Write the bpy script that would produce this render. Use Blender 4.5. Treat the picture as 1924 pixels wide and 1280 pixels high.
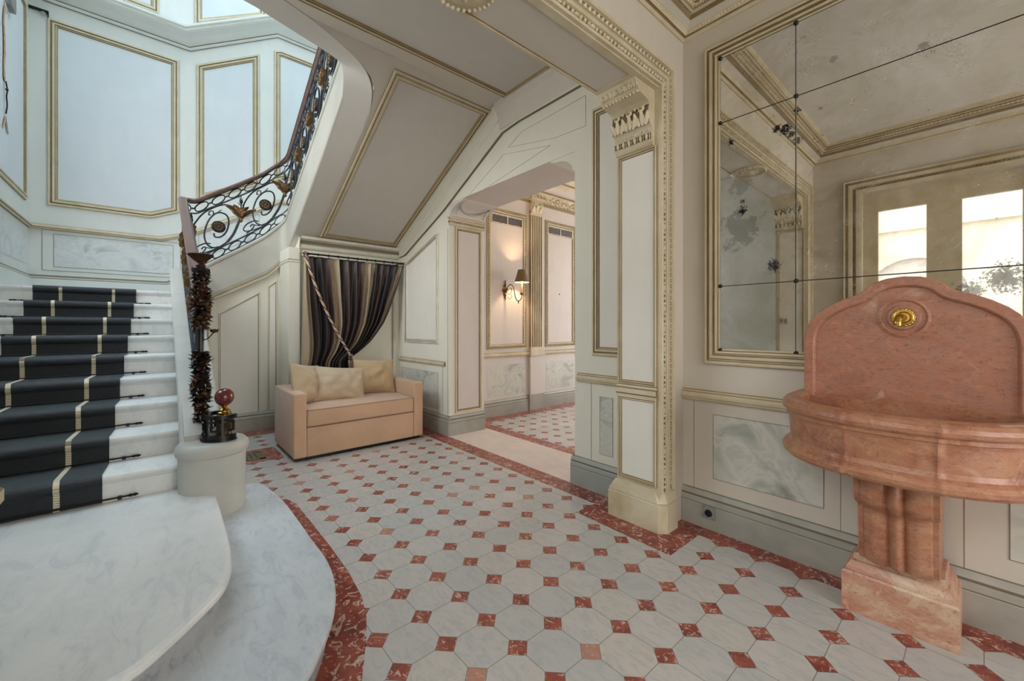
import bpy, bmesh, math, random
from mathutils import Vector, Matrix, noise
random.seed(7)
for o in list(bpy.data.objects): bpy.data.objects.remove(o, do_unlink=True)
SC = bpy.context.scene
COL = SC.collection
PI = math.pi
T = 0.22                                    # side of one octagonal floor tile

# ------------------------------------------------------------------ camera
cam = bpy.data.cameras.new('camera'); cam_o = bpy.data.objects.new('camera', cam); COL.objects.link(cam_o)
cam.sensor_width = 36; cam.sensor_fit = 'HORIZONTAL'; cam.lens = 14.352; cam.shift_y = -0.01396
cam.clip_start = 0.02; cam.clip_end = 200
cam_o.location = (1.5303, -1.8337, 1.3853)
cam_o.rotation_euler = (PI / 2, 0, 2.4249 - PI / 2)
SC.camera = cam_o

# ------------------------------------------------------------------ world, daylight, exposure
W = bpy.data.worlds.new('overcast_sky'); SC.world = W; W.use_nodes = True
nt = W.node_tree; nt.nodes.clear()
wo = nt.nodes.new('ShaderNodeOutputWorld'); bg = nt.nodes.new('ShaderNodeBackground')
tc = nt.nodes.new('ShaderNodeTexCoord'); sx = nt.nodes.new('ShaderNodeSeparateXYZ'); rp = nt.nodes.new('ShaderNodeValToRGB')
nt.links.new(tc.outputs['Generated'], sx.inputs[0]); nt.links.new(sx.outputs['Z'], rp.inputs[0])
nt.links.new(rp.outputs[0], bg.inputs[0]); nt.links.new(bg.outputs[0], wo.inputs[0])
rp.color_ramp.elements[0].position = 0.0; rp.color_ramp.elements[0].color = (1.0, 0.95, 0.86, 1)
rp.color_ramp.elements[1].position = 0.75; rp.color_ramp.elements[1].color = (0.60, 0.80, 1.0, 1)
e = rp.color_ramp.elements.new(0.35); e.color = (0.95, 0.97, 1.0, 1)
bg.inputs[1].default_value = 6.0

def area(name, loc, rot, sx_, sy_, power, color=(1, 1, 1), portal=False):
    l = bpy.data.lights.new(name, 'AREA'); l.shape = 'RECTANGLE'; l.size = sx_; l.size_y = sy_
    l.energy = power; l.color = color
    if portal: l.cycles.is_portal = True
    o = bpy.data.objects.new(name, l); COL.objects.link(o); o.location = loc; o.rotation_euler = rot
    return o
# the stairwell's skylight, door daylight, and fill lamps for windows added out of view
area('skylight_daylight', (-4.1, -1.05, 11.5), (0, 0, 0), 4.4, 4.0, 165, (0.84, 0.93, 1.0))
area('stair_fill_light', (-2.75, -3.19, 3.68), (PI / 2, 0, 0), 2.4, 2.45, 50, (0.93, 0.97, 1.0))  # fill lamp behind the added stair window, brightens column and archway wall
area('door_daylight', (1.3, -9.3, 6.3), (math.radians(62), 0, 0), 7.0, 3.2, 750, (1.0, 0.98, 0.95))
area('room_fill_light', (5.6, -0.72, 1.75), (0, PI / 2, 0), 2.9, 3.0, 50, (1.0, 0.99, 0.975))  # fill lamp in the added window at the room's unseen end
area('hall_fill_light', (-1.25, 6.33, 1.95), (-PI / 2, 0, 0), 2.7, 2.7, 36, (1.0, 0.94, 0.90))  # fill lamp in an unseen opening at the hall's end
SC.view_settings.view_transform = 'Standard'; SC.view_settings.look = 'None'
SC.view_settings.gamma = 1.0; SC.view_settings.use_curve_mapping = False
SC.view_settings.exposure = -0.16
SC.cycles.use_denoising = True
SC.cycles.max_bounces = 10; SC.cycles.diffuse_bounces = 6; SC.cycles.glossy_bounces = 5
SC.cycles.sample_clamp_indirect = 6.0; SC.cycles.caustics_reflective = False; SC.cycles.caustics_refractive = False

# ------------------------------------------------------------------ materials
def lin(c):
    return tuple(((v / 255) / 12.92 if v / 255 <= 0.04045 else ((v / 255 + 0.055) / 1.055) ** 2.4) for v in c) + (1.0,)

class G:
    """small node-graph helper"""
    def __init__(s, name):
        s.m = bpy.data.materials.new(name); s.m.use_nodes = True; s.t = s.m.node_tree; s.t.nodes.clear()
        s.out = s.n('ShaderNodeOutputMaterial'); s.b = s.n('ShaderNodeBsdfPrincipled')
        s.t.links.new(s.b.outputs[0], s.out.inputs[0])
    def n(s, ty, **kw):
        nd = s.t.nodes.new(ty)
        for k, v in kw.items(): setattr(nd, k, v)
        return nd
    def put(s, sock, v):
        if isinstance(v, bpy.types.NodeSocket): s.t.links.new(v, sock)
        elif v is not None: sock.default_value = v
    def math(s, op, a, b=None, c=None):
        nd = s.n('ShaderNodeMath', operation=op); s.put(nd.inputs[0], a)
        if b is not None: s.put(nd.inputs[1], b)
        if c is not None: s.put(nd.inputs[2], c)
        return nd.outputs[0]
    def pos(s):
        return s.n('ShaderNodeNewGeometry').outputs['Position']
    def mapping(s, v, scale=(1, 1, 1), rot=(0, 0, 0)):
        nd = s.n('ShaderNodeMapping'); s.put(nd.inputs['Vector'], v); nd.inputs['Scale'].default_value = scale
        nd.inputs['Rotation'].default_value = rot; return nd.outputs[0]
    def noise(s, v, scale, detail=4, rough=0.55, dist=0.0):
        nd = s.n('ShaderNodeTexNoise'); s.put(nd.inputs['Vector'], v); nd.inputs['Scale'].default_value = scale
        nd.inputs['Detail'].default_value = detail; nd.inputs['Roughness'].default_value = rough
        nd.inputs['Distortion'].default_value = dist; return nd.outputs['Fac']
    def ramp(s, f, stops, const=False):
        nd = s.n('ShaderNodeValToRGB'); s.put(nd.inputs[0], f); cr = nd.color_ramp
        if const: cr.interpolation = 'CONSTANT'
        while len(cr.elements) > 1: cr.elements.remove(cr.elements[-1])
        cr.elements[0].position = stops[0][0]; cr.elements[0].color = stops[0][1]
        for p, c in stops[1:]:
            el = cr.elements.new(p); el.color = c
        return nd.outputs[0]
    def mix(s, f, a, b, mode='MIX'):
        nd = s.n('ShaderNodeMix', data_type='RGBA', blend_type=mode); s.put(nd.inputs[0], f)
        s.put(nd.inputs[6], a); s.put(nd.inputs[7], b); return nd.outputs[2]
    def bump(s, h, strength=0.2, dist=0.01):
        nd = s.n('ShaderNodeBump'); nd.inputs['Strength'].default_value = strength; nd.inputs['Distance'].default_value = dist
        s.put(nd.inputs['Height'], h); s.t.links.new(nd.outputs[0], s.b.inputs['Normal'])
    def fin(s, col=None, rough=0.5, metal=0.0, spec=0.5):
        s.put(s.b.inputs['Base Color'], col); s.put(s.b.inputs['Roughness'], rough)
        s.put(s.b.inputs['Metallic'], metal); s.b.inputs['Specular IOR Level'].default_value = spec
        return s.m

def bw(v): return (v, v, v, 1)

def paint(name, c, c2=None, rough=0.6, scale=1.6, bump=0.08, amt=0.5):
    g = G(name); p = g.pos(); c2 = c2 or tuple(int(v * 0.93) for v in c)
    f = g.noise(p, scale, 5, 0.62, 0.6)
    f2 = g.noise(g.mapping(p, (1, 1, 0.25)), 9, 3)
    k = g.ramp(f, [(0.36, bw(0)), (0.68, bw(amt))])
    col = g.mix(k, lin(c), lin(c2))
    col = g.mix(g.ramp(f2, [(0.35, bw(0.0)), (0.75, bw(0.12))]), col, lin(tuple(int(v * 0.86) for v in c)))
    g.bump(g.noise(p, 38, 3), bump, 0.004)
    return g.fin(col, rough)

M = {}
M['wall_cream'] = paint('wall_cream', (206, 199, 187), (197, 188, 173))
M['wall_green'] = paint('wall_green', (224, 221, 208), (215, 212, 194))
M['wall_white'] = paint('wall_white', (220, 222, 218), (209, 212, 208))
M['panel_white'] = paint('panel_white', (226, 223, 214), (216, 212, 200))
M['panel_pale'] = paint('panel_pale', (212, 218, 222), (203, 210, 216), amt=0.7)
M['soffit'] = paint('soffit', (206, 200, 190), (197, 189, 176))
M['ceiling_grey'] = paint('ceiling_grey', (204, 200, 194), (197, 191, 183))
M['ceiling_room'] = paint('ceiling_room', (224, 221, 216), (214, 210, 202))
M['hall_pink'] = paint('hall_pink', (212, 203, 197), (204, 195, 187))
M['trim'] = paint('trim', (208, 198, 174), (192, 177, 144), rough=0.5, scale=5, amt=0.9)
M['glaze'] = paint('glaze', (150, 130, 96), (122, 102, 72), rough=0.55, scale=7, amt=0.9)
M['glaze_dark'] = paint('glaze_dark', (120, 102, 74), (96, 80, 56), rough=0.6, scale=9, amt=0.9)
M['glaze_soft'] = paint('glaze_soft', (186, 172, 140), (166, 150, 116), rough=0.55, scale=6, amt=0.9)
M['trim_pale'] = paint('trim_pale', (216, 212, 200), (196, 190, 168), rough=0.5, scale=4, amt=0.8)
M['ornament'] = paint('ornament', (224, 213, 188), (202, 186, 150), rough=0.5, scale=12, amt=0.9)
M['skirting'] = paint('skirting', (170, 168, 158), (148, 147, 137), rough=0.45, scale=3, amt=0.9)
M['skirting_green'] = paint('skirting_green', (166, 170, 162), (144, 149, 141), rough=0.45, scale=3, amt=0.9)
M['plinth'] = paint('plinth', (208, 198, 172), (176, 160, 124), rough=0.5, scale=4, amt=0.9)
M['stucco'] = paint('stucco', (184, 183, 175), (166, 166, 157), rough=0.5, scale=2, amt=0.8)
M['groove'] = paint('groove', (120, 112, 92), rough=0.7)

def faux_marble(name, a, b):
    g = G(name); p = g.pos()
    d = g.noise(p, 2.4, 3, 0.6)
    v = g.n('ShaderNodeVectorMath', operation='ADD'); g.put(v.inputs[0], g.mapping(p, (1, 1, 1), (0.5, 0.6, 0.4)))
    g.put(v.inputs[1], g.n('ShaderNodeTexNoise').outputs['Color'])
    f = g.noise(g.mapping(p, (1, 1, 1.3), (0.6, 0.7, 0)), 2.3, 4, 0.5, 2.2)
    f2 = g.noise(p, 2.2, 3, 0.5, 0.8)
    col = g.ramp(f, [(0.30, lin(b)), (0.42, lin(tuple((x + y) // 2 for x, y in zip(a, b)))), (0.50, lin(a)), (0.56, lin(tuple((x * 2 + y) // 3 for x, y in zip(a, b)))), (0.66, lin(a))])
    col = g.mix(g.ramp(f2, [(0.4, bw(0)), (0.62, bw(0.7))]), col, lin(a))
    return g.fin(col, 0.4)
M['faux_grey'] = faux_marble('faux_grey', (205, 204, 194), (146, 150, 142))
M['faux_pale'] = faux_marble('faux_pale', (216, 220, 220), (172, 178, 180))

def red_color(g, p, sc=1.0):
    f = g.noise(p, 26 * sc, 6, 0.66, 1.6); f2 = g.noise(p, 9 * sc, 4, 0.6, 0.8)
    c = g.ramp(f2, [(0.3, lin((104, 48, 42))), (0.5, lin((142, 66, 54))), (0.7, lin((160, 88, 68)))])
    vein = g.ramp(f, [(0.55, bw(0)), (0.60, bw(0.85)), (0.66, bw(0.5)), (0.72, bw(0.9))])
    return g.mix(vein, c, lin((214, 196, 180)))

def tile_floor():
    g = G('octagon_tile_floor'); p = g.pos()
    s = g.n('ShaderNodeSeparateXYZ'); g.put(s.inputs[0], p)
    u = g.math('DIVIDE', s.outputs[0], T); v = g.math('DIVIDE', s.outputs[1], T)
    def near(x): return g.math('ABSOLUTE', g.math('SUBTRACT', x, g.math('ROUND', x)))
    fu, fv = near(u), near(v)
    d = g.math('ADD', fu, fv); S = 0.257
    dot = g.math('LESS_THAN', d, S)
    gl = 0.0075
    j1 = g.math('MULTIPLY', g.math('LESS_THAN', g.math('MINIMUM', fu, fv), gl), g.math('SUBTRACT', 1.0, dot))
    j2 = g.math('LESS_THAN', g.math('ABSOLUTE', g.math('SUBTRACT', d, S)), gl * 1.2)
    joint = g.math('MAXIMUM', j1, j2)
    def wn(a, b, seed):
        cb = g.n('ShaderNodeCombineXYZ'); g.put(cb.inputs[0], a); g.put(cb.inputs[1], b); cb.inputs[2].default_value = seed
        w = g.n('ShaderNodeTexWhiteNoise', noise_dimensions='3D'); g.put(w.inputs['Vector'], cb.outputs[0]); return w.outputs
    cell = wn(g.math('FLOOR', u), g.math('FLOOR', v), 1.0)
    dcell = wn(g.math('ROUND', u), g.math('ROUND', v), 5.0)
    off = g.n('ShaderNodeVectorMath', operation='MULTIPLY_ADD'); g.put(off.inputs[0], cell['Color']); off.inputs[1].default_value = (9, 9, 9); g.put(off.inputs[2], p)
    white = g.ramp(cell['Value'], [(0.0, lin((194, 188, 181))), (0.5, lin((189, 184, 178))), (0.8, lin((182, 181, 177))), (1.0, lin((196, 187, 176)))])
    vn = g.noise(g.mapping(off.outputs[0], (1, 2.6, 1), (0, 0, 0.7)), 8, 6, 0.65, 1.4)
    white = g.mix(g.ramp(vn, [(0.42, bw(0.0)), (0.54, bw(0.18)), (0.60, bw(0.5)), (0.66, bw(0.1)), (0.8, bw(0.3))]), white, lin((154, 158, 160)))
    off2 = g.n('ShaderNodeVectorMath', operation='MULTIPLY_ADD'); g.put(off2.inputs[0], dcell['Color']); off2.inputs[1].default_value = (7, 7, 7); g.put(off2.inputs[2], p)
    red = red_color(g, off2.outputs[0], 1.1)
    red = g.mix(g.ramp(dcell['Value'], [(0.0, bw(0)), (0.90, bw(0)), (0.93, bw(0.55))]), red, lin((200, 170, 148)))
    red = g.mix(g.math('MULTIPLY', dcell['Value'], 0.25), red, lin((176, 96, 66)))
    col = g.mix(dot, white, red)
    col = g.mix(g.math('MULTIPLY', joint, 0.75), col, lin((92, 90, 84)))
    g.bump(g.math('SUBTRACT', 1.0, joint), 0.25, 0.002)
    g.b.inputs['Coat Weight'].default_value = 0.25; g.b.inputs['Coat Roughness'].default_value = 0.18
    return g.fin(col, g.math('ADD', 0.30, g.math('MULTIPLY', cell['Value'], 0.12)))
M['tile_floor'] = tile_floor()

g = G('red_marble'); M['red_marble'] = g.fin(red_color(g, g.pos(), 0.75), 0.3)

def white_marble(name, a, b, sc=2.2, amt=0.8):
    g = G(name); p = g.pos()
    f = g.noise(g.mapping(p, (1, 2.8, 1.4), (0, 0, 0.6)), sc * 2, 8, 0.66, 1.1)
    f2 = g.noise(p, sc, 5, 0.6, 0.5); f3 = g.noise(p, 30, 4, 0.6)
    col = g.mix(g.ramp(f2, [(0.35, bw(0)), (0.7, bw(1))]), lin(a), lin(tuple(int(v * 0.93) for v in a)))
    col = g.mix(g.ramp(f, [(0.44, bw(0)), (0.54, bw(0.25 * amt)), (0.60, bw(0.8 * amt)), (0.66, bw(0.2 * amt)), (0.8, bw(0.5 * amt))]), col, lin(b))
    col = g.mix(g.ramp(f3, [(0.45, bw(0)), (0.7, bw(0.18 * amt))]), col, lin(b))
    g.bump(f3, 0.04, 0.003)
    return g.fin(col, 0.34)
M['step_marble'] = white_marble('step_marble', (222, 222, 218), (176, 182, 188), 1.6, .55)
M['step_marble_grey'] = white_marble('step_marble_grey', (206, 211, 214), (158, 168, 178), 2.4, .6)
M['riser_marble_shaded'] = white_marble('riser_marble_shaded', (172, 172, 172), (120, 124, 130), 3.0, 1.0)  # step marble for risers, their shade put into a darker grey-veined tone
M['threshold_marble'] = white_marble('threshold_marble', (222, 206, 194), (192, 178, 168), 2.0, 0.5)

def fountain_marble(name, reds):
    g = G(name); p = g.pos()
    f = g.noise(g.mapping(p, (1, 1, 2.2)), 5, 7, 0.62, 0.9); f2 = g.noise(p, 17, 6, 0.7, 0.4); f3 = g.noise(g.mapping(p, (1, 1, 2.6)), 11, 5, 0.7, 2.0)
    col = g.ramp(f, [(0.28, lin(reds[0])), (0.45, lin(reds[1])), (0.58, lin(reds[2])), (0.74, lin(reds[3]))])
    col = g.mix(g.ramp(f2, [(0.40, bw(0)), (0.60, bw(0.6))]), col, lin(reds[4]))
    col = g.mix(g.ramp(g.noise(g.mapping(p, (1, 1, 2.4)), 42, 4, 0.75, 0.6), [(0.52, bw(0)), (0.70, bw(0.55))]), col, lin(tuple(int(v_ * .62) for v_ in reds[0])))
    col = g.mix(g.ramp(g.noise(p, 13, 5, 0.7, 1.4), [(0.56, bw(0)), (0.66, bw(0.4))]), col, lin(tuple(min(255, int(v_ * 1.12)) for v_ in reds[3])))
    v = g.n('ShaderNodeTexVoronoi', feature='DISTANCE_TO_EDGE'); g.put(v.inputs['Vector'], g.mapping(p, (1, 1, 1.6))); v.inputs['Scale'].default_value = 9
    crack = g.math('MULTIPLY', g.ramp(v.outputs['Distance'], [(0.0, bw(1)), (0.018, bw(0))]), g.ramp(f3, [(0.52, bw(0)), (0.62, bw(0.8))]))
    col = g.mix(crack, col, lin((84, 48, 40)))
    col = g.mix(g.ramp(g.noise(p, 5.5, 3, 0.5, 1.0), [(0.66, bw(0)), (0.74, bw(0.5))]), col, lin((206, 186, 164)))
    g.bump(f2, 0.2, 0.004)
    g.b.inputs['Coat Weight'].default_value = 0.1; g.b.inputs['Coat Roughness'].default_value = 0.3
    return g.fin(col, 0.38)
M['basin_marble'] = fountain_marble('basin_marble', [(128, 74, 54), (160, 102, 76), (172, 118, 86), (178, 138, 100), (176, 132, 108)])
M['slab_marble'] = fountain_marble('slab_marble', [(150, 96, 76), (172, 114, 90), (178, 122, 98), (182, 130, 106), (162, 122, 106)])
M['base_marble'] = fountain_marble('base_marble', [(168, 108, 88), (192, 146, 122), (202, 172, 144), (200, 182, 152), (186, 134, 112)])
g = G('ball_marble'); p = g.pos(); M['ball_marble'] = g.fin(g.mix(g.ramp(g.noise(p, 60, 5, 0.7, 1), [(0.5, bw(0)), (0.66, bw(0.7))]), lin((84, 26, 26)), lin((150, 84, 74))), 0.12)

def simple(name, c, rough=0.5, metal=0.0, scale=30, var=0.12, bump=0.0, spec=0.5):
    g = G(name); p = g.pos(); f = g.noise(p, scale, 4, 0.6)
    col = g.mix(g.ramp(f, [(0.35, bw(0)), (0.7, bw(1))]), lin(c), lin(tuple(int(v * (1 - var * 2)) for v in c)))
    if bump: g.bump(f, bump, 0.004)
    return g.fin(col, rough, metal, spec)
M['iron'] = simple('iron', (44, 43, 46), 0.38, 0.6)
M['iron_blue'] = simple('iron_blue', (66, 70, 78), 0.36, 0.6)
M['bronze'] = simple('bronze', (134, 104, 66), 0.42, 0.6, 60, 0.25)
M['bronze_dark'] = simple('bronze_dark', (92, 58, 40), 0.4, 0.55, 60, 0.3)
M['brass'] = simple('brass', (196, 156, 72), 0.24, 1.0, 30, 0.1)
M['gold'] = simple('gold', (236, 196, 112), 0.3, 1.0, 60, 0.1)
M['wood_rail'] = simple('wood_rail', (94, 64, 54), 0.25, 0.0, 14, 0.12)
M['wood_under_lit'] = simple('wood_under_lit', (188, 160, 152), 0.4, 0.0, 14, 0.06)  # handrail wood again, its lit look put into a paler tone
M['black_metal'] = simple('black_metal', (26, 26, 28), 0.4, 0.4)
M['black_gloss'] = simple('black_gloss', (18, 17, 18), 0.22, 0.2)
M['black_void'] = simple('black_void', (10, 11, 14), 0.5)
M['grille_metal'] = simple('grille_metal', (146, 138, 112), 0.45, 0.7)
M['vent_white'] = simple('vent_white', (216, 206, 190), 0.5)
M['vent_dark'] = simple('vent_dark', (60, 60, 68), 0.5)
M['outlet_grey'] = simple('outlet_grey', (150, 152, 148), 0.4)
M['socket_black'] = simple('socket_black', (16, 20, 28), 0.3)
M['chrome'] = simple('chrome', (200, 202, 204), 0.12, 1.0, 20, 0.02)
M['rosette_iron'] = simple('rosette_iron', (62, 60, 56), 0.4, 0.7, 90, 0.2)
M['switch_white'] = simple('switch_white', (220, 214, 210), 0.4)
M['candle'] = simple('candle', (238, 214, 164), 0.5)
M['sconce_brass'] = simple('sconce_brass', (128, 98, 52), 0.3, 0.9, 50, 0.2)
M['tape'] = simple('tape', (214, 178, 140), 0.8, 0, 25, 0.1)
M['facade'] = simple('facade', (232, 222, 206), 0.8, 0, 2, 0.03)
M['paving'] = simple('paving', (170, 165, 155), 0.8, 0, 6, 0.05)

g = G('runner_navy'); p = g.pos(); f = g.noise(g.mapping(p, (1, 0.25, 1)), 220, 3, 0.7)
col = g.mix(g.ramp(f, [(0.35, bw(0)), (0.7, bw(1))]), lin((8, 11, 16)), lin((26, 34, 41)))
g.bump(f, 0.7, 0.006); g.b.inputs['Sheen Weight'].default_value = 0.22; g.b.inputs['Sheen Roughness'].default_value = 0.3
g.b.inputs['Sheen Tint'].default_value = lin((190, 214, 224))
M['runner'] = g.fin(col, 0.55)
g = G('runner_stripe'); p = g.pos(); s_ = g.n('ShaderNodeSeparateXYZ'); g.put(s_.inputs[0], p)
fz = g.math('FRACT', g.math('MULTIPLY', g.math('ADD', s_.outputs[2], s_.outputs[0]), 70)); 
M['stripe'] = g.fin(g.mix(g.math('LESS_THAN', fz, 0.25), lin((206, 196, 172)), lin((120, 112, 96))), 0.8)

def fabric(name, c, rough=0.8, scale=420, sheen=0.3, var=0.06):
    g = G(name); p = g.pos(); f = g.noise(g.mapping(p, (1, 1, 0.5)), scale, 2); f2 = g.noise(p, 3, 4, 0.6)
    col = g.mix(g.ramp(f2, [(0.35, bw(0)), (0.7, bw(1))]), lin(c), lin(tuple(int(v * (1 - var)) for v in c)))
    g.bump(f, 0.12, 0.002); g.b.inputs['Sheen Weight'].default_value = sheen
    return g.fin(col, rough)
M['sofa_fabric'] = fabric('sofa_fabric', (198, 162, 132))
M['sofa_seam'] = fabric('sofa_seam', (150, 116, 88))
M['pillow_a'] = fabric('pillow_a', (190, 168, 136), 0.7)
M['pillow_b'] = fabric('pillow_b', (196, 176, 148), 0.65)
M['pillow_c'] = fabric('pillow_c', (190, 164, 126), 0.65)
M['rope_a'] = fabric('rope_a', (196, 170, 146), 0.7, 200)
M['rope_b'] = fabric('rope_b', (78, 48, 44), 0.7, 200)
M['shade'] = fabric('shade', (122, 98, 66), 0.7, 300)
M['shade_in'] = simple('shade_in', (226, 196, 140), 0.5, 0.1)

g = G('curtain_silk'); uv = g.n('ShaderNodeTexCoord').outputs['UV']; s_ = g.n('ShaderNodeSeparateXYZ'); g.put(s_.inputs[0], uv)
BE, DK, BR, BK = lin((158, 142, 118)), lin((36, 26, 27)), lin((58, 41, 38)), lin((18, 16, 19))
col = g.ramp(s_.outputs[0], [(0, BE), (.05, DK), (.10, BK), (.17, BR), (.235, BE), (.32, BK), (.37, BR), (.44, DK), (.52, BR), (.58, BE), (.685, BK), (.75, BR), (.82, BK), (.88, DK), (.955, BE), (.985, BR)], True)
wv = g.noise(g.mapping(uv, (260, 3, 1)), 1.0, 3)
g.bump(wv, 0.15, 0.003); g.b.inputs['Sheen Weight'].default_value = 0.15; g.b.inputs['Sheen Roughness'].default_value = 0.35
M['curtain'] = g.fin(g.mix(g.math('MULTIPLY', wv, 0.10), col, lin((96, 80, 74))), 0.52)

g = G('lamp_glow'); g.b.inputs['Emission Color'].default_value = lin((255, 206, 130)); g.b.inputs['Emission Strength'].default_value = 9
M['glow'] = g.fin(lin((255, 230, 180)), 0.5)

g = G('window_glass'); tr = g.n('ShaderNodeBsdfTransparent'); gs = g.n('ShaderNodeBsdfGlossy'); gs.inputs['Roughness'].default_value = 0.02
mx = g.n('ShaderNodeMixShader'); mx.inputs[0].default_value = 0.06; g.t.links.new(tr.outputs[0], mx.inputs[1]); g.t.links.new(gs.outputs[0], mx.inputs[2])
g.t.links.new(mx.outputs[0], g.out.inputs[0]); tr.inputs[0].default_value = (0.97, 0.98, 0.98, 1)
M['glass'] = g.m

g = G('antique_mirror'); p = g.pos()
f1 = g.noise(p, 2.3, 5, 0.62, 0.8); f2 = g.noise(p, 6.5, 7, 0.68, 0.25); f3 = g.noise(p, 70, 4, 0.75); f4 = g.noise(p, 3.1, 3, 0.5, 0.3); f5 = g.noise(g.mapping(p, (1, 1, 1.3), (0.3, 0, 0)), 3.4, 6, 0.62, 0.9)
tint = g.mix(g.ramp(f1, [(0.36, bw(0)), (0.66, bw(1))]), lin((234, 232, 230)), lin((208, 203, 190)))
gl = g.n('ShaderNodeBsdfGlossy'); g.put(gl.inputs['Color'], tint); gl.inputs['Roughness'].default_value = 0.015
haze = g.n('ShaderNodeBsdfDiffuse'); g.put(haze.inputs[0], g.mix(f4, lin((200, 199, 194)), lin((172, 165, 146))))
blk = g.n('ShaderNodeBsdfDiffuse'); blk.inputs[0].default_value = lin((34, 36, 40))
veil = g.ramp(f2, [(0.42, bw(0.02)), (0.60, bw(0.10)), (0.72, bw(0.35))])
cloud = g.math('MULTIPLY', g.ramp(f5, [(0.52, bw(0)), (0.56, bw(0.45)), (0.585, bw(0.05)), (0.66, bw(0.4))]), g.ramp(f4, [(0.50, bw(0)), (0.62, bw(1))]))
speck = g.math('MULTIPLY', g.ramp(f3, [(0.60, bw(0)), (0.66, bw(0.9))]), g.ramp(f2, [(0.52, bw(0)), (0.60, bw(1))]))
m1 = g.n('ShaderNodeMixShader'); g.put(m1.inputs[0], g.math('MAXIMUM', veil, g.math('MAXIMUM', cloud, g.math('MULTIPLY', speck, 0.8)))); g.t.links.new(gl.outputs[0], m1.inputs[1]); g.t.links.new(haze.outputs[0], m1.inputs[2])
spots = g.math('MULTIPLY', g.ramp(g.noise(p, 48, 5, 0.8), [(0.58, bw(0)), (0.62, bw(1))]), g.ramp(g.noise(p, 5.0, 2, 0.4), [(0.655, bw(0)), (0.69, bw(1))]))
nz = g.noise(p, 60, 5, 0.8); nz2 = g.noise(p, 14, 4, 0.7)
def blot(x, z, r, ns, amp=1.0):
    d = g.n('ShaderNodeVectorMath', operation='DISTANCE'); g.put(d.inputs[0], p); d.inputs[1].default_value = (x, 1.018, z)
    k = g.math('SUBTRACT', g.math('ADD', g.math('SUBTRACT', 1.0, g.math('DIVIDE', d.outputs['Value'], r)), g.math('MULTIPLY', g.math('SUBTRACT', ns, 0.5), 3.4)), 0.35)
    nd = g.n('ShaderNodeMath', operation='MULTIPLY', use_clamp=True); g.put(nd.inputs[0], k); nd.inputs[1].default_value = 5.0
    return g.math('MULTIPLY', nd.outputs[0], amp)
for (bx_, bz_, br_, am_) in ((.757, 2.570, .050, 1), (.715, 2.592, .036, 1), (.790, 2.53, .035, .9), (.521, 2.135, .040, 1), (.521, 2.19, .025, .8), (.700, 1.755, .055, .9), (.452, 2.598, .030, 1), (1.60, 1.60, .10, .75), (1.50, 1.55, .07, .7), (.818, 2.66, .03, .9), (.818, 2.48, .035, .8)):
    spots = g.math('MAXIMUM', spots, blot(bx_, bz_, br_, nz, am_))
for (bx_, bz_, br_, am_) in ((.505, 2.02, .17, .35), (.515, 2.30, .10, .30), (.927, 2.624, .035, .45), (1.345, 2.772, .03, .4), (.988, 2.889, .03, .35), (.46, 1.95, .09, .25)):
    spots = g.math('MAXIMUM', spots, blot(bx_, bz_, br_, nz2, am_))
m2 = g.n('ShaderNodeMixShader'); g.put(m2.inputs[0], spots); g.t.links.new(m1.outputs[0], m2.inputs[1]); g.t.links.new(blk.outputs[0], m2.inputs[2])
g.t.links.new(m2.outputs[0], g.out.inputs[0]); M['mirror'] = g.m

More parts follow.
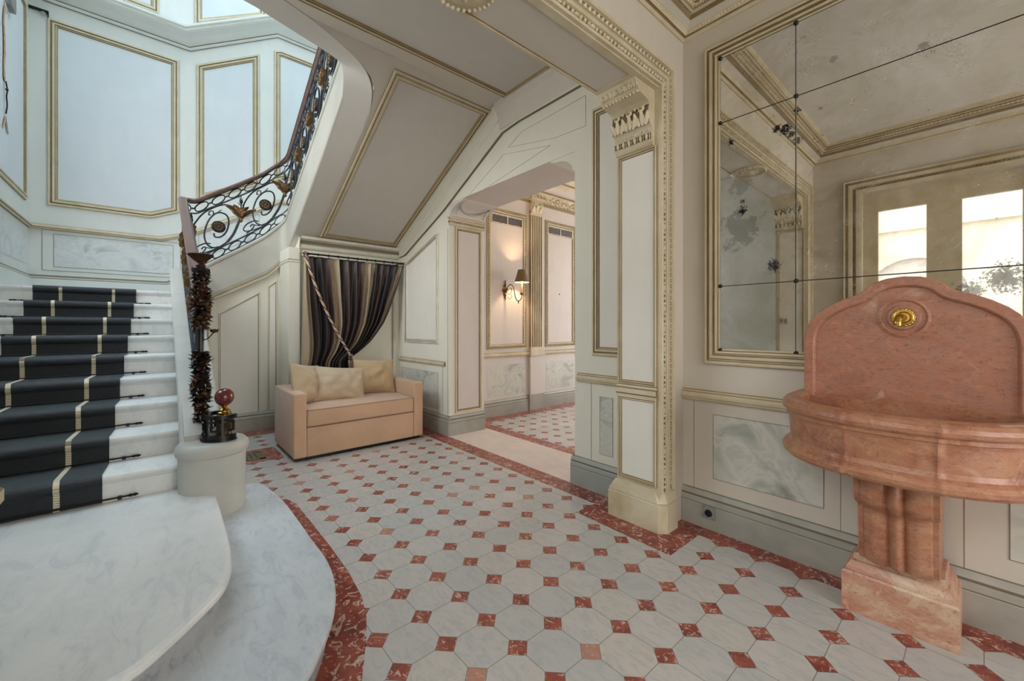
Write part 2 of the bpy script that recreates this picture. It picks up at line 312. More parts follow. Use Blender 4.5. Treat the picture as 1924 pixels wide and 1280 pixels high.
# ------------------------------------------------------------------ mesh helpers
class MB:
    def __init__(s): s.v = []; s.f = []; s.m = []; s.mats = []; s.soft = 0
    def mi(s, m):
        if m not in s.mats: s.mats.append(m)
        return s.mats.index(m)
    def add(s, vs, fs, m):
        b = len(s.v); s.v += [tuple(v) for v in vs]; k = s.mi(m)
        for f in fs: s.f.append([b + i for i in f]); s.m.append(k)
    def box(s, a, b, m):
        x0, y0, z0 = a; x1, y1, z1 = b
        s.add([(x0, y0, z0), (x1, y0, z0), (x1, y1, z0), (x0, y1, z0), (x0, y0, z1), (x1, y0, z1), (x1, y1, z1), (x0, y1, z1)],
              [(0, 3, 2, 1), (4, 5, 6, 7), (0, 1, 5, 4), (1, 2, 6, 5), (2, 3, 7, 6), (3, 0, 4, 7)], m)
    def rbox(s, a, b, m, r=0.01, seg=3, fn=None):
        bm = bmesh.new(); bmesh.ops.create_cube(bm, size=1)
        for v in bm.verts: v.co = Vector([(a[i] + b[i]) / 2 + v.co[i] * (b[i] - a[i]) for i in range(3)])
        bmesh.ops.bevel(bm, geom=list(bm.edges), offset=r, segments=seg, profile=0.5, affect='EDGES')
        bm.verts.index_update(); vs = [fn(v.co) if fn else v.co.copy() for v in bm.verts]
        s.add(vs, [[v.index for v in f.verts] for f in bm.faces], m); bm.free()
    def prism(s, poly, d, m, mside=None):
        """poly: list of 3D points; d: extrusion vector"""
        n = len(poly); d = Vector(d); vs = [Vector(p) for p in poly] + [Vector(p) + d for p in poly]
        s.add(vs, [list(range(n))[::-1], list(range(n, 2 * n))], m)
        s.add(vs, [(i, (i + 1) % n, (i + 1) % n + n, i + n) for i in range(n)], mside or m)
    def quad(s, pts, m): s.add(pts, [list(range(len(pts)))], m)
    def tube(s, pts, r, m, n=6, closed=False, caps=True):
        pts = [Vector(p) for p in pts]; k = len(pts); vs = []; up = None
        for i, p in enumerate(pts):
            a = pts[(i - 1) % k] if (closed or i) else p; b = pts[(i + 1) % k] if (closed or i < k - 1) else p
            t = (b - a).normalized()
            if up is None: up = Vector((0, 0, 1)) if abs(t.z) < 0.9 else Vector((1, 0, 0))
            x = up.cross(t)
            if x.length < 1e-5: x = Vector((1, 0, 0)).cross(t)
            x.normalize(); y = t.cross(x); up = y
            rr = r[i] if isinstance(r, (list, tuple)) else r
            for j in range(n):
                an = 2 * PI * j / n; vs.append(p + (x * math.cos(an) + y * math.sin(an)) * rr)
        fs = []
        for i in range(k if closed else k - 1):
            for j in range(n):
                a = i * n + j; b = i * n + (j + 1) % n; c = ((i + 1) % k) * n + (j + 1) % n; d = ((i + 1) % k) * n + j
                fs.append((a, b, c, d))
        if not closed and caps: fs += [list(range(n))[::-1], list(range((k - 1) * n, k * n))]
        s.add(vs, fs, m)
    def lathe(s, prof, c, m, n=24, axis=(0, 0, 1), sc=(1, 1, 1)):
        ax = Vector(axis).normalized(); q = Vector((0, 0, 1)).rotation_difference(ax).to_matrix(); c = Vector(c); vs = []
        for r, h in prof:
            for j in range(n):
                an = 2 * PI * j / n; vs.append(c + q @ Vector((r * math.cos(an) * sc[0], r * math.sin(an) * sc[1], h)))
        fs = [(i * n + j, i * n + (j + 1) % n, (i + 1) * n + (j + 1) % n, (i + 1) * n + j) for i in range(len(prof) - 1) for j in range(n)]
        fs += [list(range(n))[::-1], list(range((len(prof) - 1) * n, len(prof) * n))]
        s.add(vs, fs, m)
    def ball(s, c, r, m, nu=8, nv=5, rot=None):
        if not isinstance(r, (tuple, list)): r = (r, r, r)
        vs = []; c = Vector(c); s.soft += nu * nv
        for i in range(nv + 1):
            th = PI * i / nv
            for j in range(nu):
                ph = 2 * PI * j / nu
                p = Vector((r[0] * math.sin(th) * math.cos(ph), r[1] * math.sin(th) * math.sin(ph), r[2] * math.cos(th)))
                vs.append(c + (rot @ p if rot else p))
        s.add(vs, [(i * nu + j, (i + 1) * nu + j, (i + 1) * nu + (j + 1) % nu, i * nu + (j + 1) % nu) for i in range(nv) for j in range(nu)], m)
    def leaf(s, base, d, up, L, w, m, curl=0.35):
        """an acanthus-like leaf: from base along d, bending towards up"""
        d = Vector(d).normalized(); up = Vector(up).normalized(); sd = d.cross(up).normalized(); base = Vector(base); s.soft += 24
        vs = []; K = 6
        for i in range(K + 1):
            t = i / K; wd = w * (math.sin(PI * min(1, t * 0.92 + 0.08)) ** 0.7) * (1.12 if i % 2 else 0.85) * 0.5
            c = base + d * L * t * (1 - 0.18 * t) + up * L * curl * t * t
            for k, h in ((-1, -0.25), (0, 0.25), (1, -0.25)):
                vs.append(c + sd * wd * k + up * wd * h)
        n = len(vs); vs2 = [v - up * w * 0.12 for v in vs]; fs = []
        for i in range(K):
            for j in range(2):
                a = i * 3 + j; fs.append((a, a + 1, a + 4, a + 3)); fs.append((n + a + 3, n + a + 4, n + a + 1, n + a))
        for i in range(K):
            fs.append((i * 3, i * 3 + 3, n + i * 3 + 3, n + i * 3)); fs.append((i * 3 + 2, n + i * 3 + 2, n + i * 3 + 5, i * 3 + 5))
        s.add(vs + vs2, fs, m)
    def frame(s, pts, nrm, prof, mats, closed=True):
        """sweep prof [(inset, height)] round pts (counter-clockwise seen from nrm)"""
        pts = [Vector(p) for p in pts]; nrm = Vector(nrm).normalized(); k = len(pts); P = []
        for i, p in enumerate(pts):
            e = []
            if closed or i > 0: e.append(nrm.cross((p - pts[i - 1]).normalized()))
            if closed or i < k - 1: e.append(nrm.cross((pts[(i + 1) % k] - p).normalized()))
            mt = e[0] if len(e) == 1 else (e[0] + e[1]) / max(0.25, 1 + e[0].dot(e[1]))
            P.append([p + mt * a + nrm * h for a, h in prof])
        n = len(prof)
        for j in range(n - 1):
            vs = []
            for row in P: vs += [row[j], row[j + 1]]
            fs = [(2 * i, 2 * ((i + 1) % k), 2 * ((i + 1) % k) + 1, 2 * i + 1) for i in range(k if closed else k - 1)]
            s.add(vs, fs, mats[j % len(mats)] if isinstance(mats, (list, tuple)) else mats)
        if not closed:
            mm = mats[0] if isinstance(mats, (list, tuple)) else mats
            s.add(P[0], [list(range(n))], mm); s.add(P[-1], [list(range(n))[::-1]], mm)

def obj(name, mb, parent=None, smooth=35, **props):
    me = bpy.data.meshes.new(name); off = parent_loc(parent)
    me.from_pydata([tuple(Vector(v) - off) for v in mb.v], [], mb.f)
    for k in mb.mats: me.materials.append(M[k])
    me.polygons.foreach_set('material_index', mb.m)
    if smooth and mb.soft * 2 > len(mb.f): smooth = max(smooth, 72)
    if smooth:
        me.polygons.foreach_set('use_smooth', [True] * len(me.polygons)); me.set_sharp_from_angle(angle=math.radians(smooth))
    me.update(); o = bpy.data.objects.new(name, me); COL.objects.link(o)
    if parent: o.parent = parent
    for k, v in props.items(): o[k] = v
    return o
def parent_loc(p):
    v = Vector((0, 0, 0))
    while p: v += Vector(p.location); p = p.parent
    return v
def thing(name, label, cat, loc=(0, 0, 0), group=None):
    o = bpy.data.objects.new(name, None); COL.objects.link(o); o.location = loc; o.empty_display_size = 0.05
    o['label'] = label; o['category'] = cat
    if group: o['group'] = group
    return o
def struct(name, mb, parent=None, smooth=35):
    o = obj(name, mb, parent, smooth)
    if parent is None: o['kind'] = 'structure'
    return o
def one(fn):
    mb = MB(); fn(mb); return mb
def catmull(pts, n=6, closed=False):
    P = [Vector(p) for p in pts]; k = len(P); out = []
    for i in range(k if closed else k - 1):
        p0 = P[(i - 1) % k] if closed or i else P[0] * 2 - P[1]; p1 = P[i]; p2 = P[(i + 1) % k]
        p3 = P[(i + 2) % k] if closed or i + 2 < k else P[-1] * 2 - P[-2]
        for j in range(n):
            t = j / n
            out.append(0.5 * ((2 * p1) + (p2 - p0) * t + (2 * p0 - 5 * p1 + 4 * p2 - p3) * t * t + (3 * p1 - p0 - 3 * p2 + p3) * t ** 3))
    if not closed: out.append(P[-1])
    return out

# profiles: panel frame with glazed grooves
PF = [(0, 0), (0, .012), (.010, .020), (.024, .020), (.028, .010), (.036, .012), (.042, .024), (.058, .022), (.064, .010), (.072, .012), (.080, .004), (.086, .001)]
PFM = ['glaze', 'trim', 'trim', 'glaze', 'glaze', 'trim', 'trim', 'glaze', 'trim', 'glaze', 'trim']
PFP = ['trim_pale', 'trim_pale', 'trim_pale', 'glaze', 'trim_pale', 'trim_pale', 'trim_pale', 'groove', 'trim_pale', 'trim_pale', 'trim_pale']
def pscale(prof, k, kh=None): return [(a * k, h * (kh or k)) for a, h in prof]
RAIL = [(0, 0), (0, .014), (.010, .022), (.020, .024), (.024, .034), (.040, .036), (.050, .030), (.056, .020), (.062, .018), (.070, .008), (.076, 0)]
RAILM = ['glaze', 'trim', 'trim', 'glaze', 'trim', 'trim', 'trim', 'glaze', 'trim', 'glaze']

def xz(y, pts): return [(x, y, z) for x, z in pts]
def yz(x, pts): return [(x, y, z) for y, z in pts]
def rect(a0, b0, a1, b1): return [(a0, b0), (a1, b0), (a1, b1), (a0, b1)]
# walls facing -y: counter-clockwise seen from the front means x rises left-to-right on the bottom edge
def frame_y(mb, y, pts, prof=PF, mats=PFM, closed=True): mb.frame(xz(y, pts), (0, -1, 0), prof, mats, closed)
# walls facing +x: seen from the front y rises to the right
def frame_x(mb, x, pts, prof=PF, mats=PFM, closed=True): mb.frame(yz(x, pts), (1, 0, 0), prof, mats, closed)
def field_y(mb, y, pts, m): mb.quad(xz(y, pts), m)
def field_x(mb, x, pts, m): mb.quad(yz(x, pts), m)
def inset(pts, w):
    P = [Vector((a, b)) for a, b in pts]; out = []
    for i, p in enumerate(P):
        d0 = (p - P[i - 1]).normalized(); d1 = (P[(i + 1) % len(P)] - p).normalized()
        e0 = Vector((-d0.y, d0.x)); e1 = Vector((-d1.y, d1.x)); m = (e0 + e1) / max(0.25, 1 + e0.dot(e1)); q = p + m * w; out.append((q.x, q.y))
    return out

def row(mb, p0, p1, nrm, kind, m, step=None, r=0.012):
    """a run of carved ornament from p0 to p1 on a face with normal nrm"""
    p0, p1, nrm = Vector(p0), Vector(p1), Vector(nrm).normalized(); d = p1 - p0; L = d.length; d.normalize(); sd = nrm.cross(d)
    R = Matrix((d, sd, nrm)).transposed(); step = step or r * 2.3; n = max(1, int(L / step))
    for i in range(n):
        c = p0 + d * (L * (i + 0.5) / n)
        if kind == 'bead': mb.ball(c, (r, r, r), m, 6, 4, R)
        elif kind == 'reel':
            if i % 4 == 3: mb.ball(c, (r * 1.7, r * .8, r * .9), m, 6, 4, R)
            else: mb.ball(c, (r * .75, r, r), m, 6, 4, R)
        elif kind == 'egg':
            mb.ball(c, (r * .62, r * 1.25, r * .7), m, 6, 4, R); mb.ball(c + d * step * .5, (r * .16, r * 1.1, r * .45), m, 4, 3, R)
        elif kind == 'leaf':
            mb.leaf(c - sd * r, sd, nrm, r * 2.1, r * 1.7, m, 0.25); mb.ball(c + d * step * .5 - sd * r * .3, (r * .2, r * .9, r * .4), m, 4, 3, R)
        elif kind == 'scroll':
            for a in range(5):
                an = a * 1.3 + i; mb.ball(c + d * math.cos(an) * r * (.3 + .16 * a) + sd * math.sin(an) * r * (.3 + .16 * a), (r * .35, r * .3, r * .45), m, 5, 3, R)
            mb.leaf(c, (d + sd * (1 if i % 2 else -1)), nrm, r * 1.5, r * .8, m, 0.3)

# ================================================================== THE SETTING
YR, YO, XL = 1.03, 0.95, -6.3            # mirror wall, archway wall, landing wall
floor = struct('floor', one(lambda b: b.box((-5.0, -3.3, -0.12), (6.0, 6.5, 0), 'tile_floor')), smooth=0)
def slab(name, polys, m, z=0.0015):
    mb = MB()
    for p in polys: mb.prism([(x, y, 0.0002) for x, y in p], (0, 0, z), m)
    return obj(name, mb, floor, 0)
slab('threshold_slab', [[(-2.9, .93), (-.80, .93), (-.80, 1.545), (-2.9, 1.545)]], 'threshold_marble')
slab('marble_border', [
    [(-4.9, .7455), (-.4455, .7455), (-.4455, .9295), (-4.9, .9295)],
    [(-.445, .525), (.300, .502), (.303, 4 * T), (.303, 1.1), (-.445, 1.1)],
    [(.303, 4 * T), (5.5, 4 * T), (5.5, 1.1), (.303, 1.1)],
    [(-3.5, 1.545), (1.0, 1.545), (1.0, 7.78 * T), (-3.5, 7.78 * T)],
    [(-3.5, 7.78 * T), (-14.25 * T, 7.78 * T), (-14.25 * T, 6.2), (-3.5, 6.2)],
    [(-4.9, -1.7), (-4.50, -1.7), (-4.50, .745), (-4.9, .745)]], 'red_marble')
step1 = [(-2.117, -1.198), (-1.9, -1.168), (-1.656, -1.152), (-1.35, -1.150), (-1.043, -1.152), (-.85, -1.150), (-.745, -1.152), (-.595, -1.168), (-.453, -1.201),
         (-.319, -1.250), (-.215, -1.303), (-.099, -1.378), (-.013, -1.451), (.07, -1.56), (.115, -1.70), (.125, -1.86), (.10, -2.0), (.03, -2.12)]
crescent_out = [(-2.125, -1.05), (-2.05, -1.025), (-1.973, -1.012), (-1.6, -1.009), (-1.181, -1.009), (-.809, -1.017), (-.548, -1.041), (-.382, -1.082), (-.243, -1.139),
                (-.056, -1.229), (.08, -1.33), (.18, -1.46), (.235, -1.65), (.25, -1.86), (.21, -2.06), (.14, -2.15)]
mb = MB()
def poly_at(P, t):
    L = [0]
    for a, b in zip(P, P[1:]): L.append(L[-1] + math.dist(a, b))
    d = t * L[-1]
    for i in range(len(P) - 1):
        if d <= L[i + 1] or i == len(P) - 2:
            k = (d - L[i]) / (L[i + 1] - L[i]); return (P[i][0] + (P[i + 1][0] - P[i][0]) * k, P[i][1] + (P[i + 1][1] - P[i][1]) * k)
inner = [(-2.125, -1.052)] + [(x - .0, y - .04) for x, y in step1]
outer = crescent_out
N = 60; vs = []
for i in range(N + 1):
    a = poly_at(inner, i / N); b = poly_at(outer, i / N); vs += [(a[0], a[1], .0015), (b[0], b[1], .0015)]
mb.add(vs, [(2 * i, 2 * i + 2, 2 * i + 3, 2 * i + 1) for i in range(N)], 'red_marble'); obj('curved_marble_border', mb, floor, 0)

# --- wall_right: the mirror wall
wr = struct('wall_right', one(lambda b: b.box((.12, YR, 0), (5.6, 1.5, 3.75), 'wall_cream')), smooth=0)
mb = MB(); y = YR - .002
for x0, x1 in ((.332, .945), (1.615, 2.25), (2.6, 3.6), (3.9, 4.9)):
    field_y(mb, y, rect(x0, .345, x1, .785), 'faux_grey')
obj('faux_marble_panels', mb, wr, 0)
mb = MB()
for x0, x1 in ((.20, 1.02), (1.48, 2.4), (2.45, 3.75), (3.8, 5.1)):
    for xx in (x0, x1): mb.box((xx - .0012, YR - .0012, .25), (xx + .0012, YR, .87), 'groove')
for x0, x1 in ((.332, .945), (1.615, 2.25)):
    for a in rect(x0, .345, x1, .785): pass
    for (p, q) in (((x0, .345), (x1, .3475)), ((x0, .7825), (x1, .785)), ((x0, .345), (x0 + .0025, .785)), ((x1 - .0025, .345), (x1, .785))):
        mb.box((p[0], y - .001, p[1]), (q[0], y, q[1]), 'groove')
obj('panel_outlines', mb, wr, 0)
mb = MB(); mb.frame([(.12, YR, .868), (5.5, YR, .868)], (0, -1, 0), RAIL, RAILM, False); obj('chair_rail', mb, wr)
mb = MB(); mb.frame([(2.55, YR, 1.15), (4.9, YR, 1.15), (4.9, YR, 3.25), (2.55, YR, 3.25)], (0, -1, 0), PF, PFM); obj('panel_moulding', mb, wr)
SK = [(0, .030), (.155, .030), (.160, .026), (.166, .030), (.192, .028), (.200, .020), (.214, .022), (.232, .014), (.245, .006), (.25, 0)]
SKM = ['skirting', 'skirting', 'groove', 'skirting', 'skirting', 'groove', 'skirting', 'skirting', 'groove']
mb = MB(); mb.frame([(.12, YR, 0), (5.5, YR, 0)], (0, -1, 0), SK, SKM, False); struct('baseboard_right', mb)

# --- the portal between room and stair hall
XP0, XP1, YJ, ZP = -.21, .12, .70, 2.99
mb = MB()
mb.box((XP0, YJ, 0), (XP1, 1.5, 3.75), 'trim'); mb.box((XP0, -3.24, 0), (XP1, -2.17, 3.75), 'wall_cream')
mb.box((XP0, -2.17, ZP), (XP1, YJ, 3.75), 'soffit')
mb.quad([(XP1 + .001, YJ + .1, 0), (XP1 + .001, YR, 0), (XP1 + .001, YR, 3.0), (XP1 + .001, YJ + .1, 3.0)], 'wall_cream')
mb.quad([(XP1 + .001, -2.47, 3.0), (XP1 + .001, YR, 3.0), (XP1 + .001, YR, 3.75), (XP1 + .001, -2.47, 3.75)], 'wall_cream')
wp = struct('wall_portal', mb, smooth=0)
# architrave round the opening, on the room side
AR = [(0, 0), (0, .020), (.012, .026), (.016, .012), (.050, .014), (.054, .026), (.066, .028), (.072, .016), (.088, .018), (.092, .030), (.100, .014), (.134, .014), (.140, .030), (.156, .034), (.162, .028), (.172, 0)]
ARM = ['trim', 'trim', 'glaze', 'glaze_dark', 'trim', 'trim', 'glaze_dark', 'trim', 'trim', 'glaze', 'glaze_dark', 'trim', 'trim', 'trim', 'glaze']
mb = MB()
def inw(p): return p
path = [(XP1, -2.17, 0), (XP1, -2.17, ZP), (XP1, YJ, ZP), (XP1, YJ, .27)]
mb.frame(path, (1, 0, 0), [(a, h) for a, h in AR], ARM, False)
obj('architrave', mb, wp)
mb = MB()
for off, kind, r in ((.033, 'reel', .0145), (.117, 'leaf', .0165)):
    row(mb, (XP1 + .015, YJ + off, .29), (XP1 + .015, YJ + off, ZP + off), (1, 0, 0), kind, 'ornament', r * 2.35, r)
    row(mb, (XP1 + .015, -2.17 - off, ZP + off), (XP1 + .015, YJ + off, ZP + off), (1, 0, 0), kind, 'ornament', r * 2.35, r)
    row(mb, (XP1 + .015, -2.17 - off, .29), (XP1 + .015, -2.17 - off, ZP + off), (1, 0, 0), kind, 'ornament', r * 2.35, r)
obj('carved_ornament', mb, wp)
# jamb panels facing the opening (right jamb faces -y, left jamb faces +y), their plinths, corbels
def jamb(s, yj):
    """s=-1: face looks to -y"""
    def q(x, d, z): return (x, yj + s * d, z)
    mb = MB()
    def fr(pts, prof, mats):
        P = [q(x, 0, z) for x, z in pts]
        if s > 0: P = P[::-1]
        mb.frame(P, (0, s, 0), prof, mats)
    JP = [(0, 0), (0, .012), (.008, .016), (.016, .008), (.022, .010), (.028, .002)]
    JM = ['glaze', 'trim', 'glaze', 'trim', 'glaze']
    fr(rect(-.195, .975, .105, 2.60), JP, JM); fr(rect(-.195, .30, .105, .890), JP, JM)
    mb.frame([q(-.205, 0, .885), q(.110, 0, .885)] if s < 0 else [q(.110, 0, .885), q(-.205, 0, .885)], (0, s, 0), [(0, 0), (0, .014), (.02, .018), (.03, .026), (.062, .026), (.070, .014), (.085, .012), (.092, 0)], ['glaze', 'trim', 'glaze', 'trim', 'glaze', 'trim', 'glaze'], False)
    obj('jamb_moulding', mb, wp)
    mb = MB()
    for z0, z1 in ((1.005, 2.572), (.33, .862)): mb.quad([q(-.167, .002, z0), q(.077, .002, z0), q(.077, .002, z1), q(-.167, .002, z1)], 'panel_white')
    obj('jamb_panels', mb, wp, 0)
    mb = MB(); PL = [(0, .0), (0, .020), (.185, .020), (.190, .012), (.198, .022), (.225, .018), (.245, .008), (.265, .002)]
    base = [(XP0 - .06, 0), (XP1 + .048, 0)]
    out = [(-.275, -.0), (-.275, .020), (.12, .020), (.165, -.03), (.165, -.165), (-.275, -.165)]
    def ring(k, z): return [q(x * (1 - k * .18) if x < 0 else x - k * .04, d - k * .018, z) for x, d in out]
    R = [ring(0, 0), ring(0, .185), ring(.25, .190), ring(.1, .198), ring(.5, .235), ring(1, .275)]
    n = len(out)
    for a, b in zip(R, R[1:]): mb.add(a + b, [(i, (i + 1) % n, (i + 1) % n + n, i + n) for i in range(n)], 'plinth')
    mb.add(R[-1], [list(range(n))], 'plinth'); obj('plinth', mb, wp)
    # corbel carrying the beam
    cp = [(0, 2.60), (.028, 2.612), (.020, 2.625), (.036, 2.64), (.040, 2.685), (.030, 2.695), (.036, 2.725), (.052, 2.735), (.066, 2.765), (.072, 2.80), (.070, 2.84), (.064, 2.865), (.072, 2.880),
          (.11, 2.893), (.165, 2.902), (.19, 2.912), (.20, 2.93), (.225, 2.955), (.235, 2.965), (.24, 2.986), (0, 2.986)]
    mb = MB(); x0, x1 = -.205, .085
    mb.prism([q(x0, d, z) for d, z in cp], (x1 - x0, 0, 0), 'trim'); obj('corbel', mb, wp, 50)
    mb = MB(); mb.quad([q(x0 + .004, .0405, 2.645), q(x1 - .004, .0405, 2.645), q(x1 - .004, .0425, 2.683), q(x0 + .004, .0425, 2.683)], 'glaze_dark'); mb.quad([q(x0 + .004, .0675, 2.738), q(x1 - .004, .0675, 2.738), q(x1 - .004, .0745, 2.80), q(x0 + .004, .0745, 2.80)], 'glaze_dark'); mb.quad([q(x0 + .004, .0745, 2.80), q(x1 - .004, .0745, 2.80), q(x1 - .004, .067, 2.866), q(x0 + .004, .067, 2.866)], 'glaze_dark'); obj('corbel_ground', mb, wp, 0)
    mb = MB(); n3 = (0, s, 0)
    row(mb, q(x0 + .01, .044, 2.663), q(x1 - .01, .044, 2.663), n3, 'egg', 'ornament', .044, .020)
    row(mb, q(x0 + .01, .036, 2.710), q(x1 - .01, .036, 2.710), n3, 'leaf', 'ornament', .020, .010)
    k = 3
    for i in range(k):
        cx_ = x0 + .05 + (x1 - x0 - .10) * i / (k - 1)
        for e_ in (-1, 0, 1): mb.leaf(q(cx_ + .022 * e_, .072, 2.735), (e_ * .35, s * .1, 1), (0, s, 0), .105 if e_ else .125, .034, 'ornament', .10)
        mb.ball(q(cx_, .082, 2.842), (.026, .010, .020), 'ornament', 10, 5); mb.ball(q(cx_, .092, 2.842), (.012, .008, .010), 'glaze', 8, 4)
        if i < k - 1:
            c2 = cx_ + (x1 - x0 - .10) / (k - 1) / 2; mb.leaf(q(c2, .074, 2.745), (0, s * .1, 1), (0, s, 0), .10, .030, 'ornament', .15)
            mb.ball(q(c2, .082, 2.855), (.010, .008, .012), 'ornament', 6, 4)
    for i in range(13):
        cx_ = x0 + .014 + (x1 - x0 - .028) * i / 12; mb.leaf(q(cx_, .068, 2.742), (0, s * .12, 1), (0, s, 0), .060, .020, 'ornament', .2); mb.ball(q(cx_, .074, 2.862 if i % 2 else 2.80), (.007, .006, .009), 'ornament', 6, 4)
    row(mb, q(x0, .186, 2.908), q(x1, .186, 2.908), n3, 'bead', 'ornament', .026, .0115)
    row(mb, q(x0, .222, 2.946), q(x1, .222, 2.946), (0, s * .8, -.3), 'leaf', 'ornament', .036, .020)
    obj('corbel_carving', mb, wp)
jamb(-1, YJ); jamb(1, -2.17)
# beam soffit: border strips and the round medallion
mb = MB()
for x0, x1 in ((XP0, XP0 + .016), (XP1 - .05, XP1 - .002)):
    mb.box((x0, -2.17, ZP - .010), (x1, YJ, ZP), 'trim')
mb.box((XP0 + .016, -2.17, ZP - .004), (XP0 + .022, YJ, ZP), 'glaze'); mb.box((XP1 - .056, -2.17, ZP - .004), (XP1 - .05, YJ, ZP), 'glaze')
mb.box((XP0 + .001, .43, ZP - .0115), (XP1 - .0025, .699, ZP - .0005), 'trim'); obj('soffit_border', mb, wp, 0)
mb = MB(); mc = (-.045, -.75, ZP)
mb.lathe([(.165, 0), (.165, -.010), (.150, -.020), (.135, -.012), (.120, -.022), (.105, -.014), (.06, -.010), (.05, -.026), (.02, -.036), (.001, -.038)], mc, 'trim', 40)
for i in range(34):
    a = 2 * PI * i / 34; mb.ball((mc[0] + .150 * math.cos(a), mc[1] + .150 * math.sin(a), ZP - .020), .0105, 'ornament', 6, 4)
for i in range(10):
    a = 2 * PI * i / 10; mb.leaf((mc[0] + .03 * math.cos(a), mc[1] + .03 * math.sin(a), ZP - .014), (math.cos(a), math.sin(a), 0), (0, 0, -1), .075, .036, 'ornament', .2)
obj('ceiling_medallion', mb, wp)

# --- wall_archway: the wall at the far side with the opening to the back hall
OX0, OX1, OZ = -2.87, -.82, 2.93
mb = MB()
mb.box((-4.9, YO, 0), (OX0, 1.5, 3.78), 'wall_green'); mb.box((OX1, YO, 0), (XP0, 1.5, 3.78), 'wall_green'); mb.box((OX0, YO, OZ), (OX1, 1.5, 3.78), 'wall_green')
mb.box((-6.5, YO, 3.78), (0, 1.5, 11.7), 'wall_white'); mb.box((-6.5, YO, 0), (-4.9, 1.5, 3.78), 'wall_white')
mb.quad([(OX0, YO, OZ - .001), (OX0, 1.5, OZ - .001), (OX1, 1.5, OZ - .001), (OX1, YO, OZ - .001)], 'hall_pink')
wa = struct('wall_archway', mb, smooth=0)
def cove(x, s):
    pts = [(x, 2.76), (x + s * .012, 2.765)]
    for i in range(9):
        a = PI / 2 * i / 8; pts.append((x + s * (.03 + .21 * (1 - math.cos(a))), 2.775 + .125 * math.sin(a)))
    pts += [(x + s * .26, 2.905), (x + s * .30, 2.915), (x + s * .30, OZ), (x, OZ)]
    return pts
for x, s in ((OX0, 1), (OX1, -1)):
    mb = MB(); mb.prism([(a, YO + .002, z) for a, z in cove(x, s)], (0, .545, 0), 'wall_green' if s < 0 else 'hall_pink'); obj('opening_corbel', mb, wa)
mb = MB()
for i in range(26):                                  # garland modelled on the left corbel
    t = i / 25; yy = 1.02 + .42 * t; zz = 2.885 - .055 * math.sin(PI * t); d = .21 * (1 - math.sqrt(max(0, 1 - ((zz - 2.775) / .125) ** 2)))
    mb.ball((OX0 + .04 + d, yy, zz), (.012, .015, .014 + .008 * math.sin(PI * t)), 'stucco', 6, 4)
for yy in (1.02, 1.44):
    mb.ball((OX0 + .19, yy, 2.887), .022, 'stucco', 7, 5)
    for k in range(4): mb.ball((OX0 + .12 - .02 * k, yy, 2.868 - .02 * k), .012, 'stucco', 6, 4)
obj('garland', mb, wa)
# jamb of the opening (faces +x): moulding, panel, little capital
mb = MB(); frame_x(mb, OX0, rect(1.04, .275, 1.455, 2.655), [(0, 0), (0, .010), (.012, .014), (.022, .006), (.036, .008), (.044, .001)], ['glaze', 'trim', 'trim', 'glaze', 'glaze']); obj('panel_moulding', mb, wa)
mb = MB(); field_x(mb, OX0 + .002, rect(1.084, .32, 1.411, 2.61), 'hall_pink'); obj('jamb_panel', mb, wa, 0)
mb = MB(); mb.box((OX0, YO - .012, 2.665), (OX0 + .02, 1.5, 2.69), 'trim'); mb.box((OX0, YO - .02, 2.715), (OX0 + .03, 1.5, 2.735), 'trim'); mb.box((OX0, YO - .016, 2.69), (OX0 + .012, 1.5, 2.715), 'glaze'); mb.box((OX0, YO - .03, 2.745), (OX0 + .04, 1.5, 2.765), 'trim')
row(mb, (OX0 + .014, YO, 2.702), (OX0 + .014, 1.5, 2.702), (1, 0, 0), 'egg', 'ornament', .030, .013); row(mb, (OX0 + .03, YO, 2.742), (OX0 + .03, 1.5, 2.742), (1, 0, 0), 'leaf', 'ornament', .024, .012); obj('capital_band', mb, wa)
# left part: pane with a raked top, chair rail, grey marble pane
def ear(pts): return pts
lp = [(-4.08, 1.15), (-3.12, 1.15), (-3.12, 2.60), (-3.20, 2.60), (-3.98, 2.34), (-4.08, 2.34)]
mb = MB(); frame_y(mb, YO, lp, pscale(PF, .75, .9), PFP)
mb.frame([(-4.25, YO, .868), (-2.955, YO, .868)], (0, -1, 0), pscale(RAIL, .85), RAILM, False)
mb.frame([(-.785, YO, .905), (-.21, YO, .905)], (0, -1, 0), RAIL, RAILM, False)
obj('chair_rail_and_panel', mb, wa)
mb = MB(); field_y(mb, YO - .002, inset(lp, .064), 'panel_white'); field_y(mb, YO - .002, rect(-4.2, .30, -3.14, .775), 'faux_grey'); field_y(mb, YO - .002, rect(-.552, .322, -.421, .80), 'faux_grey'); obj('wall_panels', mb, wa, 0)
mb = MB()
for x0, x1, z0, z1 in ((-4.2, -3.14, .30, .775), (-.552, -.421, .322, .80), (-.64, -.33, .24, .905), (-4.26, -3.02, .24, .87)):
    for p, q in (((x0, z0), (x1, z0 + .0022)), ((x0, z1 - .0022), (x1, z1)), ((x0, z0), (x0 + .0022, z1)), ((x1 - .0022, z0), (x1, z1))): mb.box((p[0], YO - .0032, p[1]), (q[0], YO, q[1]), 'groove')
def scribe(pts, y=YO, w=.0035, m='groove', h=.0035):
    for a, b in zip(pts, pts[1:]):
        d = Vector((b[0] - a[0], b[1] - a[1])).normalized(); nn = Vector((-d.y, d.x)) * w
        mb.prism([(a[0], y, a[1]), (b[0], y, b[1]), (b[0] + nn.x, y, b[1] + nn.y), (a[0] + nn.x, y, a[1] + nn.y)], (0, -h, 0), m)
